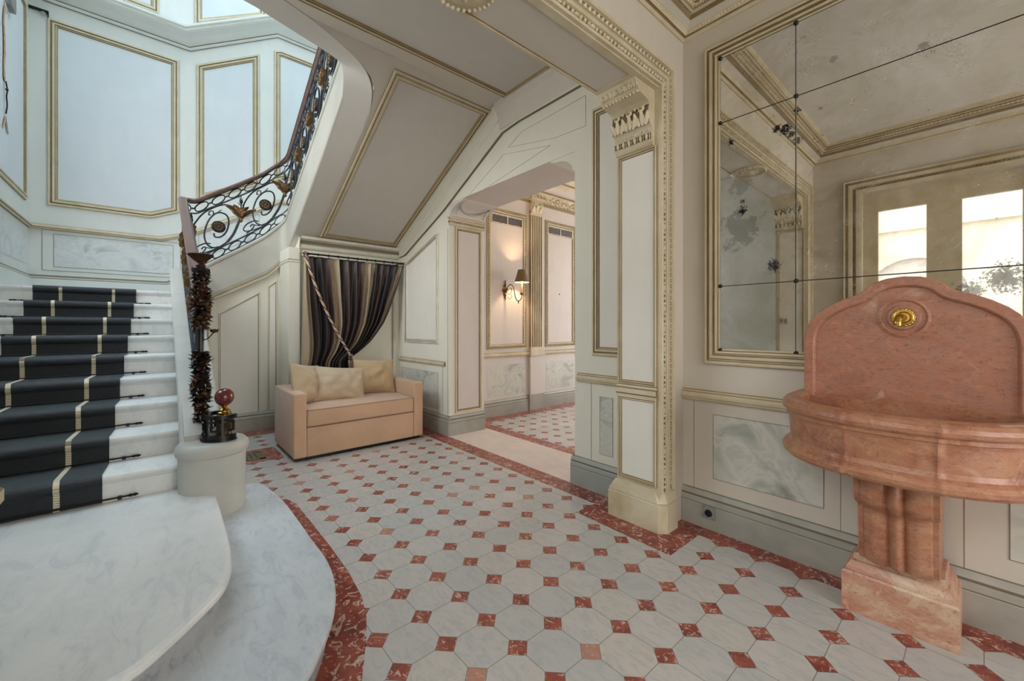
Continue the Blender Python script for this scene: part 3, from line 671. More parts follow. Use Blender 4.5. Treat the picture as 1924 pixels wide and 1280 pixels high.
scribe([(-2.60, 2.86), (-1.80, 3.21), (-1.12, 3.08), (-2.60, 2.86)], w=.0015, m='glaze_soft'); scribe([(-1.72, 3.26), (-1.52, 3.35), (-.70, 3.37), (-.70, 3.11), (-1.05, 3.13), (-1.72, 3.26)], w=.0015, m='glaze_soft')
scribe([(-2.90, .24), (-2.90, 2.62)], w=.0022)
obj('scribed_lines', mb, wa, 0)
# the raking string moulding that follows the flight above
mb = MB(); SM = [(0, 0), (0, .010), (.004, .026), (.012, .028), (.020, .010), (.034, .012), (.05, 0)]; SMM = ['groove', 'groove', 'trim_pale', 'trim_pale', 'trim_pale', 'trim_pale']
mb.frame([(-4.24, YO, 2.415), (-4.05, YO, 2.43), (-2.98, YO, 2.86), (-1.80, YO, 3.435), (-1.55, YO, 3.46), (-.21, YO, 3.47)], (0, -1, 0), SM, SMM, False); obj('string_moulding', mb, wa)
# tall narrow pane beside the portal
mb = MB(); frame_y(mb, YO, rect(-.625, 1.14, -.225, 3.21), pscale(PF, .9, 1.0), PFM); obj('narrow_panel_moulding', mb, wa)
mb = MB(); field_y(mb, YO - .002, rect(-.55, 1.215, -.30, 3.135), 'panel_white'); obj('narrow_panel', mb, wa, 0)
mb = MB()
mb.frame([(OX1 + .0, 1.5, 0), (OX1, YO, 0)], (-1, 0, 0), SK, SKM, False)
SKG = ['skirting_green' if m == 'skirting' else m for m in SKM]
mb.frame([(OX1 - .028, YO, 0), (XP0, YO, 0)], (0, -1, 0), SK, SKG, False)
mb.frame([(-4.3, YO, 0), (OX0 + .028, YO, 0)], (0, -1, 0), SK, SKM, False)
mb.frame([(OX0, YO - .028, 0), (OX0, 1.5, 0)], (1, 0, 0), SK, SKM, False)
struct('baseboard_archway', mb)

# --- the back hall
mb = MB(); mb.box((-3.6, 1.5, 0), (-3.37, 6.5, 4.1), 'hall_pink'); wh = struct('wall_hall', mb, smooth=0)
XH = -3.37
PH = [(0, 0), (0, .012), (.012, .018), (.02, .008), (.046, .008), (.052, .018), (.066, .014), (.074, .002)]
PHM = ['glaze', 'trim', 'glaze', 'glaze', 'trim', 'trim', 'glaze']
hp = [(1.93, 2.745), (3.19, 3.96), (4.45, 5.3)]
for a, b in hp:
    mb = MB(); frame_x(mb, XH, rect(a, 1.03, b, 3.21), PH, PHM)
    for p, q in (((a + .033, 1.06), (a + .033, 3.18)), ((b - .033, 1.06), (b - .033, 3.18)), ((a + .03, 1.063), (b - .03, 1.063)), ((a + .03, 3.177), (b - .03, 3.177))):
        row(mb, (XH + .012, p[0], p[1]), (XH + .012, q[0], q[1]), (1, 0, 0), 'bead', 'ornament', .034, .013)
    obj('beaded_panel_moulding', mb, wh)
mb = MB()
for a, b in hp: field_x(mb, XH + .002, rect(a + .074, 1.104, b - .074, 3.136), 'hall_pink'); field_x(mb, XH + .002, rect(a + .02, .30, b - .02, .78), 'faux_grey')
obj('hall_panels', mb, wh, 0)
mb = MB(); mb.frame([(XH, 1.5, .90), (XH, 6.2, .90)], (1, 0, 0), RAIL, RAILM, False); obj('chair_rail', mb, wh)
mb = MB(); mb.frame([(XH, 1.5, 0), (XH, 6.2, 0)], (1, 0, 0), SK, SKM, False); struct('baseboard_hall', mb)
for yc in (2.95, 4.2):
    mb = MB(); mb.box((XH, yc - .17, 0), (XH + .05, yc + .17, .26), 'skirting'); mb.box((XH, yc - .15, .26), (XH + .045, yc + .15, .90), 'hall_pink'); mb.box((XH, yc - .16, .90), (XH + .07, yc + .16, .985), 'trim')
    mb.box((XH, yc - .135, .985), (XH + .03, yc + .135, 3.30), 'glaze')
    for i in range(6): mb.box((XH, yc - .13 + i * .0488, 1.04), (XH + .046, yc - .13 + i * .0488 + .016, 3.22), 'trim')
    mb.box((XH, yc - .14, .985), (XH + .05, yc + .14, 1.04), 'trim'); mb.box((XH, yc - .14, 3.22), (XH + .05, yc + .14, 3.25), 'trim')
    mb.box((XH, yc - .13, 3.25), (XH + .05, yc + .13, 3.47), 'trim'); mb.box((XH, yc - .16, 3.47), (XH + .09, yc + .16, 3.51), 'trim')
    for s in (-1, 1):
        for k in range(7):
            a = k * .9; mb.ball((XH + .06, yc + s * (.085 + .035 * math.cos(a) * (1 - k * .1)), 3.41 + .035 * math.sin(a) * (1 - k * .1)), .014, 'ornament', 6, 4)
        mb.leaf((XH + .05, yc + s * .05, 3.26), (0, s * .4, 1), (1, 0, 0), .13, .08, 'ornament', .3)
    mb.leaf((XH + .05, yc, 3.26), (0, 0, 1), (1, 0, 0), .16, .09, 'ornament', .3)
    obj('fluted_pilaster', mb, wh)
def cornice_run(mb, p0, p1, inn, z0, prof, mats, rows=()):
    """cornice along p0-p1 (xy); inn: unit vector into the room"""
    a, b, inn = Vector((*p0, z0)), Vector((*p1, z0)), Vector((*inn, 0))
    up = Vector((0, 0, 1))
    for j in range(len(prof) - 1):
        (d0, h0), (d1, h1) = prof[j], prof[j + 1]
        def P(q, d, h, s):
            t = (b - a).normalized(); return q + inn * d + up * h + t * d * s
        mb.add([P(a, d0, h0, 1), P(b, d0, h0, -1), P(b, d1, h1, -1), P(a, d1, h1, 1)], [(0, 1, 2, 3)], mats[j % len(mats)])
    t = (b - a).normalized()
    for d, h, kind, r, st, tilt in rows:
        row(mb, a + inn * d + up * h + t * d, b + inn * d + up * h - t * d, (inn * (1 - tilt) - up * tilt), kind, 'ornament', st, r)
mb = MB()
HC = [(0, 0), (.02, 0), (.025, .04), (.015, .05), (.03, .06), (.07, .17), (.10, .19), (.10, .22), (.16, .23), (.24, .27), (.25, .30), (.30, .33), (.34, .34), (.40, .39), (.42, .40)]
cornice_run(mb, (XH, 1.4), (XH, 6.3), (1, 0), 3.42, HC, ['trim', 'glaze', 'trim', 'glaze', 'trim', 'trim', 'glaze', 'hall_pink', 'hall_pink', 'trim', 'trim', 'glaze', 'trim', 'trim'],
            [(.048, .115, 'scroll', .058, .085, .3), (.035, .048, 'bead', .010, .026, 0), (.355, .365, 'egg', .022, .042, .5)])
cornice_run(mb, (-3.4, 1.5), (1.0, 1.5), (0, 1), 3.42, HC, ['trim', 'hall_pink'])
obj('cornice', mb, wh)
mb = MB(); mb.box((-3.6, 1.49, 3.82), (1.2, 6.5, 4.1), 'hall_pink'); mb.box((-3.6, 1.5, 3.78), (1.2, 1.52, 3.9), 'hall_pink'); struct('ceiling_hall', mb, smooth=0)
mb = MB(); mb.box((1.0, 1.5, 0), (1.2, 6.5, 4.1), 'hall_pink'); mb.box((-3.6, 6.2, 0), (-2.6, 6.4, 4.1), 'hall_pink'); mb.box((.1, 6.2, 0), (1.2, 6.4, 4.1), 'hall_pink')
mb.box((-2.6, 6.2, 3.3), (.1, 6.4, 4.1), 'hall_pink'); mb.box((-2.6, 6.2, 0), (.1, 6.4, .6), 'hall_pink'); struct('wall_hall_end', mb, smooth=0)

# --- alcove wall behind the curtain, pier, wall under the middle flight
XA, XS = -4.3, -4.8
mb = MB(); mb.box((-4.9, -.43, 0), (XA, YO, 2.62), 'wall_green'); walc = struct('wall_alcove', mb, smooth=0)
mb = MB(); frame_x(mb, XA, rect(-.30, .12, .90, 2.30), [(0, 0), (0, .022), (.03, .026), (.045, .012), (.06, .014), (.075, 0)], ['trim_pale', 'trim_pale', 'trim_pale', 'groove', 'trim_pale'])
mb.frame([(XA, -.43, 2.40), (XA, YO, 2.40)], (1, 0, 0), [(0, 0), (0, .02), (.02, .03), (.05, .035), (.06, .05), (.10, .06), (.12, .10), (.15, .11)], ['groove', 'trim_pale', 'trim_pale', 'trim_pale'], False)
obj('alcove_moulding', mb, walc)
mb = MB(); mb.box((XS, -.56, 0), (XA + .03, -.43, 2.40), 'wall_green'); mb.box((XS, -.568, 2.215), (XA + .038, -.422, 2.24), 'trim_pale'); mb.box((XS, -.564, 2.24), (XA + .034, -.426, 2.25), 'groove'); obj('pier', mb, walc)
mb = MB(); mb.prism([(XS, -1.70, 0), (XS, -.43, 0), (XS, -.43, 2.46), (XS, -.60, 2.24), (XS, -.72, 2.12), (XS, -1.10, 1.90), (XS, -1.70, 1.56)], (-.1, 0, 0), 'wall_green'); wst = struct('wall_staircase', mb, smooth=0)
mb = MB()
PS = [(0, 0), (0, .006), (.006, .014), (.016, .014), (.022, .004), (.030, .001)]
p1 = [(-1.245, .20), (-.790, .20), (-.790, 1.85), (-1.245, 1.545)]; p2 = [(-.705, .20), (-.585, .20), (-.585, 2.03), (-.705, 1.92)]; p3 = [(-1.66, .20), (-1.33, .20), (-1.33, 1.50), (-1.66, 1.28)]
for p in (p1, p2, p3): frame_x(mb, XS, p, PS, ['trim_pale', 'trim_pale', 'trim_pale', 'groove', 'trim_pale'])
obj('panel_moulding', mb, wst)
mb = MB(); [field_x(mb, XS + .002, inset(p, .028), 'panel_white') for p in (p1, p2, p3)]; obj('wall_panels', mb, wst, 0)
mb = MB(); mb.frame([(XS, -1.7, 0), (XS, -.56, 0)], (1, 0, 0), SK, SKM, False); struct('baseboard_staircase', mb)

# --- stairwell: landing wall, side wall, upper walls
mb = MB(); mb.box((-6.5, -3.24, 0), (XL, YO, 11.7), 'wall_white'); wl = struct('wall_landing', mb, smooth=0)
pA = [(-2.885, 2.935), (-1.885, 2.935), (-1.575, 3.075), (-1.575, 5.33), (-2.885, 5.33)]
pB = [(-1.375, 3.27), (-.55, 3.72), (-.55, 5.88), (-1.375, 5.36)]
pC = [(-.336, 3.83), (-.20, 3.90), (.75, 3.90), (.75, 6.075), (-.232, 6.075), (-.336, 6.03)]
uA = [(-2.95, 5.90), (-1.80, 5.90), (-1.80, 7.9), (-2.95, 7.9)]; uB = [(-1.40, 5.93), (-.45, 6.52), (-.45, 8.2), (-1.40, 8.2)]; uC = [(-.30, 6.6), (.75, 6.6), (.75, 8.2), (-.30, 8.2)]
mb = MB()
for p in (pA, pB, pC, uA, uB, uC): frame_x(mb, XL, p, pscale(PF, 1.15), PFM)
obj('panel_moulding', mb, wl)
mb = MB()
for p in (pA, pB, pC, uA, uB, uC): field_x(mb, XL + .002, inset(p, .098), 'panel_pale')
obj('wall_panels', mb, wl, 0)
mb = MB(); fm = [(-2.83, 2.15), (-1.645, 2.15), (-1.645, 2.575), (-2.83, 2.575)]; field_x(mb, XL + .003, fm, 'faux_pale'); fm2 = [(-1.35, 2.42), (-.55, 2.85), (-.55, 3.24), (-1.35, 2.78)]; field_x(mb, XL + .003, fm2, 'faux_pale'); obj('faux_marble_panels', mb, wl, 0)
mb = MB()
for p in (fm, fm2, [(-2.93, 2.10), (-1.56, 2.10), (-1.56, 2.62), (-2.93, 2.62)]): frame_x(mb, XL, p, [(0, 0), (0, .005), (.004, .005), (.004, 0)], ['groove'])
mb.frame(yz(XL, [(-3.04, 2.62), (-1.78, 2.62), (-1.445, 2.74), (-.67, 3.20), (-.25, 3.46), (YO, 3.50)]), (1, 0, 0), pscale(RAIL, .95, 1.2), RAILM, False)
mb.frame(yz(XL, [(-3.04, 1.80), (-1.68, 1.80), (-1.445, 1.90), (-.67, 2.40), (-.25, 2.65), (YO, 2.70)]), (1, 0, 0), [(0, .028), (.19, .028), (.2, .02), (.215, .024), (.24, 0)], ['wall_white', 'groove', 'wall_white', 'groove'], False)
CL = [(0, 0), (.0, .02), (.02, .04), (.03, .04), (.05, .03), (.12, .10), (.17, .17), (.19, .19), (.21, .19), (.23, .21), (.26, .21), (.28, .0)]
CLM = ['groove', 'wall_white', 'wall_white', 'groove', 'wall_white', 'wall_white', 'wall_white', 'trim_pale', 'wall_white', 'wall_white', 'wall_white']
mb.frame(yz(XL, [(-3.04, 5.53), (-1.445, 5.53), (-.28, 6.28), (YO, 6.28)]), (1, 0, 0), CL, CLM, False)
obj('string_cornice_and_rails', mb, wl)

YL = -3.04
mb = MB(); mb.box((-6.5, -3.24, 0), (-3.95, YL, 11.7), 'wall_white'); mb.box((-1.55, -3.24, 0), (XP0, YL, 11.7), 'wall_white'); mb.box((-3.95, -3.24, 0), (-1.55, YL, 2.45), 'wall_white'); mb.box((-3.95, -3.24, 4.9), (-1.55, YL, 11.7), 'wall_white'); mb.quad([(XP0 - .001, YL, 0), (XP0 - .001, -2.17, 0), (XP0 - .001, -2.17, 3.78), (XP0 - .001, YL, 3.78)], 'wall_white'); ws = struct('wall_stairwell', mb, smooth=0)
def frame_l(mb, pts, prof, mats, closed=True): mb.frame([(x, YL, z) for x, z in pts], (0, 1, 0), prof, mats, closed)
l1 = [(-4.55, 2.92), (-6.10, 2.92), (-6.10, 5.32), (-4.55, 5.32)]; l2 = [(-2.2, 1.85), (-4.3, 2.85), (-4.3, 5.32), (-2.2, 5.32)]
mb = MB(); frame_l(mb, l1, pscale(PF, 1.1), PFM); 
frame_l(mb, [(-4.6, 2.62), (XL, 2.62)], pscale(RAIL, .95, 1.2), RAILM, False); frame_l(mb, [(-1.9, 1.28), (-4.6, 2.62)], pscale(RAIL, .95, 1.2), RAILM, False)
frame_l(mb, [(-4.6, 1.80), (XL, 1.80)], [(0, .028), (.19, .028), (.2, .02), (.215, .024), (.24, 0)], ['wall_white', 'groove', 'wall_white', 'groove'], False)
frame_l(mb, [(XP0, 5.53), (XL, 5.53)], CL, CLM, False); obj('panel_moulding', mb, ws)
mb = MB()
for p in (l1,): mb.quad([(x, YL + .002, z) for x, z in inset([(-a, b) for a, b in p], .09) for x in (-x,)], 'panel_pale')
mb.quad([(x, YL + .003, z) for x, z in [(-4.7, 2.15), (-6.12, 2.15), (-6.12, 2.575), (-4.7, 2.575)]], 'faux_pale')
obj('wall_panels', mb, ws, 0)
mb = MB()
for x0 in (-3.95, -3.15, -2.35):
    for a in (x0, x0 + .75): mb.box((a, -3.12, 2.45), (a + .05, -3.08, 4.9), 'trim_pale')
    for z in (2.45, 3.6, 4.85): mb.box((x0, -3.12, z), (x0 + .8, -3.08, z + .05), 'trim_pale')
struct('added_window_2', mb, smooth=0)  # stair window added out of view to bring light from the side
mb = MB(); mb.box((-1.75, -3.24, 3.98), (-1.55, 1.1, 11.7), 'wall_white'); struct('wall_sky_block', mb, smooth=0)  # unseen wall set over the landing to keep stray sky light out

# --- ceilings
ZC = 3.75
edge = [(-2.46, -.47), (-2.36, -.475), (-2.28, -.50), (-2.225, -.54), (-2.18, -.60), (-2.12, -.74), (-2.06, -.93), (-1.99, -1.15), (-1.94, -1.32), (-1.90, -1.7), (-1.88, -3.1)]
mb = MB(); mb.prism([(x, y_, ZC) for x, y_ in ([(-1.865, YO), (-1.865, -.25), (-2.28, -.25), (-2.38, -.42)] + edge[2:] + [(XP0, -3.1), (XP0, YO)])], (0, 0, .25), 'soffit')
cl = struct('ceiling_landing', mb, smooth=0)
mb = MB(); pl = [(-1.70, .905), (-1.72, -1.6), (-.42, -1.6), (-.42, .905)]
P3 = [(x, y_, ZC) for x, y_ in pl]; mb.frame(P3[::-1], (0, 0, -1), pscale(PF, .95), PFM)
if True:
    c = Vector((0, 0, 0))
obj('ceiling_moulding', mb, cl)
mb = MB(); mb.quad([(-1.62, .825, ZC - .002), (-.50, .825, ZC - .002), (-.50, -1.52, ZC - .002), (-1.62, -1.52, ZC - .002)], 'ceiling_grey'); obj('ceiling_panel', mb, cl, 0)
mb = MB()                                            # cove against the archway wall
cv = [(.0, -.26), (.012, -.25), (.02, -.20), (.035, -.13), (.06, -.08), (.085, -.05), (.09, -.0)]
for (d0, h0), (d1, h1) in zip(cv, cv[1:]): mb.add([(-1.86, YO - d0, ZC + h0), (XP0, YO - d0, ZC + h0), (XP0, YO - d1, ZC + h1), (-1.86, YO - d1, ZC + h1)], [(0, 1, 2, 3)], 'soffit')
obj('cove', mb, cl)
mb = MB(); mb.box((.1, -2.7, 3.60), (5.7, 1.1, 3.80), 'ceiling_room'); cr = struct('ceiling_room', mb, smooth=0)
RC = [(0, 0), (.012, 0), (.022, .018), (.034, .024), (.040, .020), (.052, .040), (.060, .046), (.100, .066), (.104, .096), (.116, .100), (.124, .090), (.138, .094), (.160, .130), (.172, .134), (.18, .150), (.205, .165), (.22, .180)]
RCM = ['trim', 'trim', 'glaze', 'glaze', 'trim', 'trim', 'soffit', 'glaze', 'trim', 'glaze', 'trim', 'glaze', 'trim', 'glaze', 'trim', 'trim']
rws = [(.044, .036, 'bead', .0085, .021, .3), (.150, .112, 'leaf', .016, .030, .5), (.195, .158, 'bead', .007, .018, .6)]
for i, (a, b, inn) in enumerate((((XP1, YR), (5.4, YR), (0, -1)), ((XP1, -2.47), (XP1, YR), (1, 0)), ((5.4, -2.47), (XP1, -2.47), (0, 1)), ((5.4, YR), (5.4, -2.47), (-1, 0)))):
    mb = MB(); cornice_run(mb, a, b, inn, 3.42, RC, RCM, rws if i < 3 else ()); obj('cornice', mb, cr)

# --- the room's other walls: seen in the mirror
mb = MB(); DX0, DX1, DZ = .60, 1.94, 2.96
mb.box((XP1, -2.67, 0), (DX0, -2.47, 3.75), 'wall_cream'); mb.box((DX1, -2.67, 0), (5.6, -2.47, 3.75), 'wall_cream'); mb.box((DX0, -2.67, DZ), (DX1, -2.47, 3.75), 'wall_cream')
wlf = struct('wall_left', mb, smooth=0)
mb = MB(); DF = [(0, .02), (.02, .03), (.05, .034), (.058, .020), (.082, .022), (.09, .034), (.12, .038), (.15, .030), (.165, .04), (.175, 0)]
mb.frame([(DX1, -2.47, 0), (DX1, -2.47, DZ), (DX0, -2.47, DZ), (DX0, -2.47, 0)], (0, 1, 0), [(a, h) for a, h in DF], ['trim', 'trim', 'glaze', 'glaze', 'trim', 'trim', 'glaze', 'trim', 'groove'], False)
for p, q in (((DX0 - .07, .3), (DX0 - .07, DZ + .07)), ((DX0 - .07, DZ + .07), (DX1 + .07, DZ + .07)), ((DX1 + .07, DZ + .07), (DX1 + .07, .3))):
    row(mb, (p[0], -2.45, p[1]), (q[0], -2.45, q[1]), (0, 1, 0), 'bead', 'glaze', .03, .010)
obj('door_casing', mb, wlf)
mb = MB(); mb.frame([(5.4, -2.47, .868), (DX1 + .2, -2.47, .868)], (0, 1, 0), RAIL, RAILM, False); mb.frame([(DX0 - .18, -2.47, .868), (XP1, -2.47, .868)], (0, 1, 0), RAIL, RAILM, False); obj('chair_rail', mb, wlf)
mb = MB(); mb.frame([(5.4, -2.47, 0), (DX1 + .2, -2.47, 0)], (0, 1, 0), SK, SKM, False); mb.frame([(DX0 - .18, -2.47, 0), (XP1, -2.47, 0)], (0, 1, 0), SK, SKM, False); struct('baseboard_left', mb)
mb = MB()
for x0, x1 in ((DX0, 1.270), (1.270, DX1)):
    g0, g1 = (.737, 1.137) if x0 < 1 else (1.403, 1.803)
    mb.box((x0, -2.60, 0), (g0, -2.55, DZ), 'trim'); mb.box((g1, -2.60, 0), (x1, -2.55, DZ), 'trim'); mb.box((g0, -2.60, 0), (g1, -2.55, .75), 'trim'); mb.box((g0, -2.60, 2.74), (g1, -2.55, DZ), 'trim')
    mb.frame([(g1, -2.55, .12), (g0, -2.55, .12), (g0, -2.55, .62), (g1, -2.55, .62)], (0, 1, 0), pscale(PF, .5), PFM)
d1 = struct('door_1', mb, smooth=0)
mb = MB(); mb.box((.737, -2.578, .75), (1.137, -2.572, 2.74), 'glass'); mb.box((1.403, -2.578, .75), (1.803, -2.572, 2.74), 'glass'); obj('door_glass', mb, d1, 0)
mb = MB(); mb.lathe([(.012, 0), (.012, .03), (.026, .04), (.03, .055), (.022, .07), (.002, .074)], (1.31, -2.55, 1.05), 'brass', 12, (0, 1, 0)); obj('door_handle', mb, d1)
mb = MB(); WY0, WY1, WZ0, WZ1 = -2.15, .70, .35, 3.15
mb.box((5.4, -2.67, 0), (5.6, 1.1, WZ0), 'wall_cream'); mb.box((5.4, -2.67, WZ1), (5.6, 1.1, 3.75), 'wall_cream'); mb.box((5.4, -2.67, WZ0), (5.6, WY0, WZ1), 'wall_cream'); mb.box((5.4, WY1, WZ0), (5.6, 1.1, WZ1), 'wall_cream'); struct('wall_far', mb, smooth=0)
mb = MB()
for y0 in (WY0, WY0 + .95, WY0 + 1.9): 
    mb.box((5.46, y0, WZ0), (5.50, y0 + .05, WZ1), 'trim_pale'); mb.box((5.46, y0 + .90, WZ0), (5.50, y0 + .95, WZ1), 'trim_pale')
    for z in (WZ0, 2.3, WZ1 - .05): mb.box((5.46, y0, z), (5.50, y0 + .95, z + .05), 'trim_pale')
w1 = struct('added_window_1', mb, smooth=0)  # unseen window put in as an opening for the room's light
# outside: paved court and a pale facade with an arched doorway
mb = MB(); mb.box((-8, -16, -.15), (12, -2.67, -.12), 'paving'); struct('ground_courtyard', mb, smooth=0)
mb = MB(); mb.box((-6, -11.4, -.12), (10, -11, 5.4), 'facade'); mb.box((-6, -11.0, 3.9), (10, -10.85, 4.05), 'facade'); mb.box((-6, -11.0, 5.2), (10, -10.7, 5.4), 'facade')
for cx_ in (-2.6, .4, 3.4, 6.4):
    ar = [(cx_ + 1.15 * math.cos(PI * i / 20), 2.2 + 1.15 * math.sin(PI * i / 20)) for i in range(21)]
    ar2 = [(cx_ + .95 * math.cos(PI * i / 20), 2.2 + .95 * math.sin(PI * i / 20)) for i in range(21)][::-1]
    mb.prism([(a, -11.0, b) for a, b in [(cx_ + 1.15, 0)] + ar + [(cx_ - 1.15, 0), (cx_ - .95, 0)] + ar2 + [(cx_ + .95, 0)]], (0, .12, 0), 'facade')
    mb.prism([(a, -11.0, b) for a, b in ar2 + [(cx_ + .95, 0), (cx_ - .95, 0)]], (0, .02, 0), 'hall_pink')
struct('wall_courtyard_facade', mb, smooth=0)

# ================================================================== THE STAIRCASE
def Zs(k): return .31 + .1637 * k                     # top of step k
def Xs(k): return -1.95 - .331 * (k - 1)              # its nosing
st = thing('staircase', 'white marble staircase with two curved bottom steps and a carpeted flight', 'staircase', (-1.9, -2.3, 0))
step2 = [(-1.728, -1.547), (-1.393, -1.549), (-.944, -1.558), (-.786, -1.567), (-.70, -1.577), (-.625, -1.592), (-.522, -1.625), (-.435, -1.683), (-.309, -1.787), (-.22, -1.875), (-.19, -1.96), (-.20, -2.06), (-.25, -2.15)]
def curved_step(name, edge, back, z0, z1, m, mr):
    mb = MB(); E_ = [(p.x, p.y) for p in catmull([(a, b, 0) for a, b in edge], 4)]
    def off(d):
        out = []
        for i, (x, y) in enumerate(E_):
            a = E_[max(0, i - 1)]; b = E_[min(len(E_) - 1, i + 1)]; t = Vector((b[0] - a[0], b[1] - a[1])).normalized()
            out.append((x - t.y * -d, y + t.x * -d))
        return out
    prof = [(0.022, z1), (0.006, z1 - .004), (0, z1 - .012), (-.001, z1 - .026), (.006, z1 - .036), (.02, z1 - .040), (.034, z1 - .042), (.034, z0)]
    rows_ = [[(x, y, z) for x, y in off(d)] for d, z in prof]; n = len(E_)
    for j, (a, b) in enumerate(zip(rows_, rows_[1:])):
        mb.add(a + b, [(i, i + 1, i + 1 + n, i + n) for i in range(n - 1)], mr if j >= 6 else m)
    mb.add(rows_[0] + [(x, y, z1) for x, y in back], [list(range(n + len(back)))[::-1]], m)
    return obj('step', mb, st, 30)
curved_step('step', [(-2.262, -1.45), (-2.25, -1.30), (-2.20, -1.225)] + step1, [(-.275, -2.15), (-.275, -3.03), (-2.26, -3.03)], 0, .155, 'step_marble_grey', 'riser_marble_shaded')
curved_step('step', step2, [(-.275, -2.15), (-.275, -3.03), (-2.1, -3.03), (-2.1, -1.60)], .155, .31, 'step_marble', 'riser_marble_shaded')
for k in range(1, 10):
    mb = MB(); x = Xs(k); z = Zs(k); xb = Xs(k + 1) - .06 if k < 9 else XL + .005
    pr = [(x - .012, z), (x - .003, z - .004), (x, z - .012), (x, z - .022), (x - .005, z - .032), (x - .014, z - .036), (x - .020, z - .050), (x - .028, z - .056), (x - .028, Zs(k - 1)), (xb, Zs(k - 1)), (xb, z)]
    mb.prism([(a, YL + .003, b) for a, b in pr], (0, -YL - 1.702, 0), 'step_marble'); obj('step', mb, st, 30)
mb = MB(); mb.box((XL + .005, YL + .003, 1.62), (-4.9, YO - .005, 1.778), 'step_marble'); obj('landing', mb, st, 0)
for i, (y0, z) in enumerate(((-1.42, 1.94), (-1.18, 2.10), (-.94, 2.26), (-.70, 2.43))):
    mb = MB(); mb.box((XL + .005, y0, z - .2), (-4.9, YO - .005, z), 'step_marble'); obj('winder', mb, st, 0)

def lerp_tab(tab, x):
    for (a, za), (b, zb_) in zip(tab, tab[1:]):
        if (a <= x <= b) or (b <= x <= a): return za + (zb_ - za) * (x - a) / (b - a)
    return tab[0][1] if abs(x - tab[0][0]) < abs(x - tab[-1][0]) else tab[-1][1]
# centre line of the balustrade: (x, y, kerb top, kerb bottom)
BP = []
for i in range(41):
    x = -1.98 + (-4.66 + 1.98) * i / 40; BP.append((x, -1.60, .714 + .497 * (-1.95 - x) - .115 * math.exp(-((-1.98 - x) / .26) ** 2), .50 + .40 * (-1.95 - x)))
for i in range(1, 8):
    a = PI / 2 * i / 7; BP.append((-4.66 - .14 * math.sin(a), -1.46 - .14 * math.cos(a), 2.06 + .035 * i / 7, 1.60 + .01 * i / 7))
for i in range(1, 21):
    y = -1.46 + .87 * i / 20; BP.append((-4.80, y, lerp_tab([(-1.46, 2.095), (-1.02, 2.40), (-.75, 2.60), (-.59, 2.76)], y), lerp_tab([(-1.46, 1.61), (-1.1, 1.81), (-.717, 2.03), (-.59, 2.15)], y)))
for i in range(1, 8):
    a = PI / 2 * i / 7; BP.append((-4.66 - .14 * math.cos(a), -.59 + .14 * math.sin(a), 2.76 + .17 * i / 7, 2.15 + .23 * i / 7))
for i in range(1, 31):
    x = -4.66 + 2.2 * i / 30; BP.append((x, -.45, 2.93 + .505 * (x + 4.66), lerp_tab([(-4.66, 2.38), (-3.13, 3.17), (-2.62, 3.46), (-2.46, 3.56)], x)))
for i, p in enumerate(catmull([(a, b, 0) for a, b in [(-2.46, -.45)] + edge[1:]], 4)[1:]):
    BP.append((p.x, p.y, min(4.22, 4.05 + .012 * i), min(3.758, 3.565 + .016 * i)))
SL = [0.0]
for a, b in zip(BP, BP[1:]): SL.append(SL[-1] + math.dist(a[:2], b[:2]))
def path_at(s):
    s = max(0, min(SL[-1] - 1e-6, s)); lo, hi = 0, len(SL) - 1
    while hi - lo > 1:
        mid = (lo + hi) // 2
        if SL[mid] <= s: lo = mid
        else: hi = mid
    k = (s - SL[lo]) / (SL[lo + 1] - SL[lo]); a, b = BP[lo], BP[lo + 1]
    t = Vector((b[0] - a[0], b[1] - a[1])).normalized()
    return [a[i] + (b[i] - a[i]) * k for i in range(4)], t
def PT(s, t, o=0.0):
    """point on the balustrade: arclength s, height t over the kerb, offset o to the well side"""
    p, d = path_at(s); return Vector((p[0] + d.y * o, p[1] - d.x * o, p[2] + t))
# kerb / string of the flights
def kerb(i0, i1, name, w0, w1, mats=('stucco', 'stucco')):
    mb = MB(); rows_ = []
    for i in range(i0, i1 + 1):
        a = BP[max(0, i - 1)]; b = BP[min(len(BP) - 1, i + 1)]; t = Vector((b[0] - a[0], b[1] - a[1])).normalized(); x, y, zt, zb_ = BP[i]
        pr = [(-w0, zb_), (w1, zb_), (w1 + .014, zb_ + .010), (w1 + .016, zb_ + .028), (w1 + .004, zb_ + .042), (w1, zb_ + .052), (w1 + .006, zb_ + .075), (w1 + .006, zb_ + .088), (w1, zb_ + .096), (w1, zt - .055), (w1 + .014, zt - .045), (w1 + .018, zt - .020), (w1 + .008, zt), (-w0 - .008, zt), (-w0 - .018, zt - .020), (-w0 - .014, zt - .045), (-w0, zt - .055)]
        rows_.append([(x + t.y * o, y - t.x * o, z) for o, z in pr])
    n = len(rows_[0]); grv = {4: 'groove', 5: 'glaze_soft', 7: 'groove', 3: 'glaze_soft'}
    for a, b in zip(rows_, rows_[1:]):
        for i in range(n): mb.add([a[i], a[(i + 1) % n], b[(i + 1) % n], b[i]], [(0, 1, 2, 3)], grv.get(i, mats[0]))
    mb.add(rows_[0], [list(range(n))], mats[0]); mb.add(rows_[-1], [list(range(n))[::-1]], mats[0])
    return obj(name, mb, st, 40)
kerb(0, 43, 'kerb', .10, .10); kerb(43, len(BP) - 1, 'kerb', .05, .035)
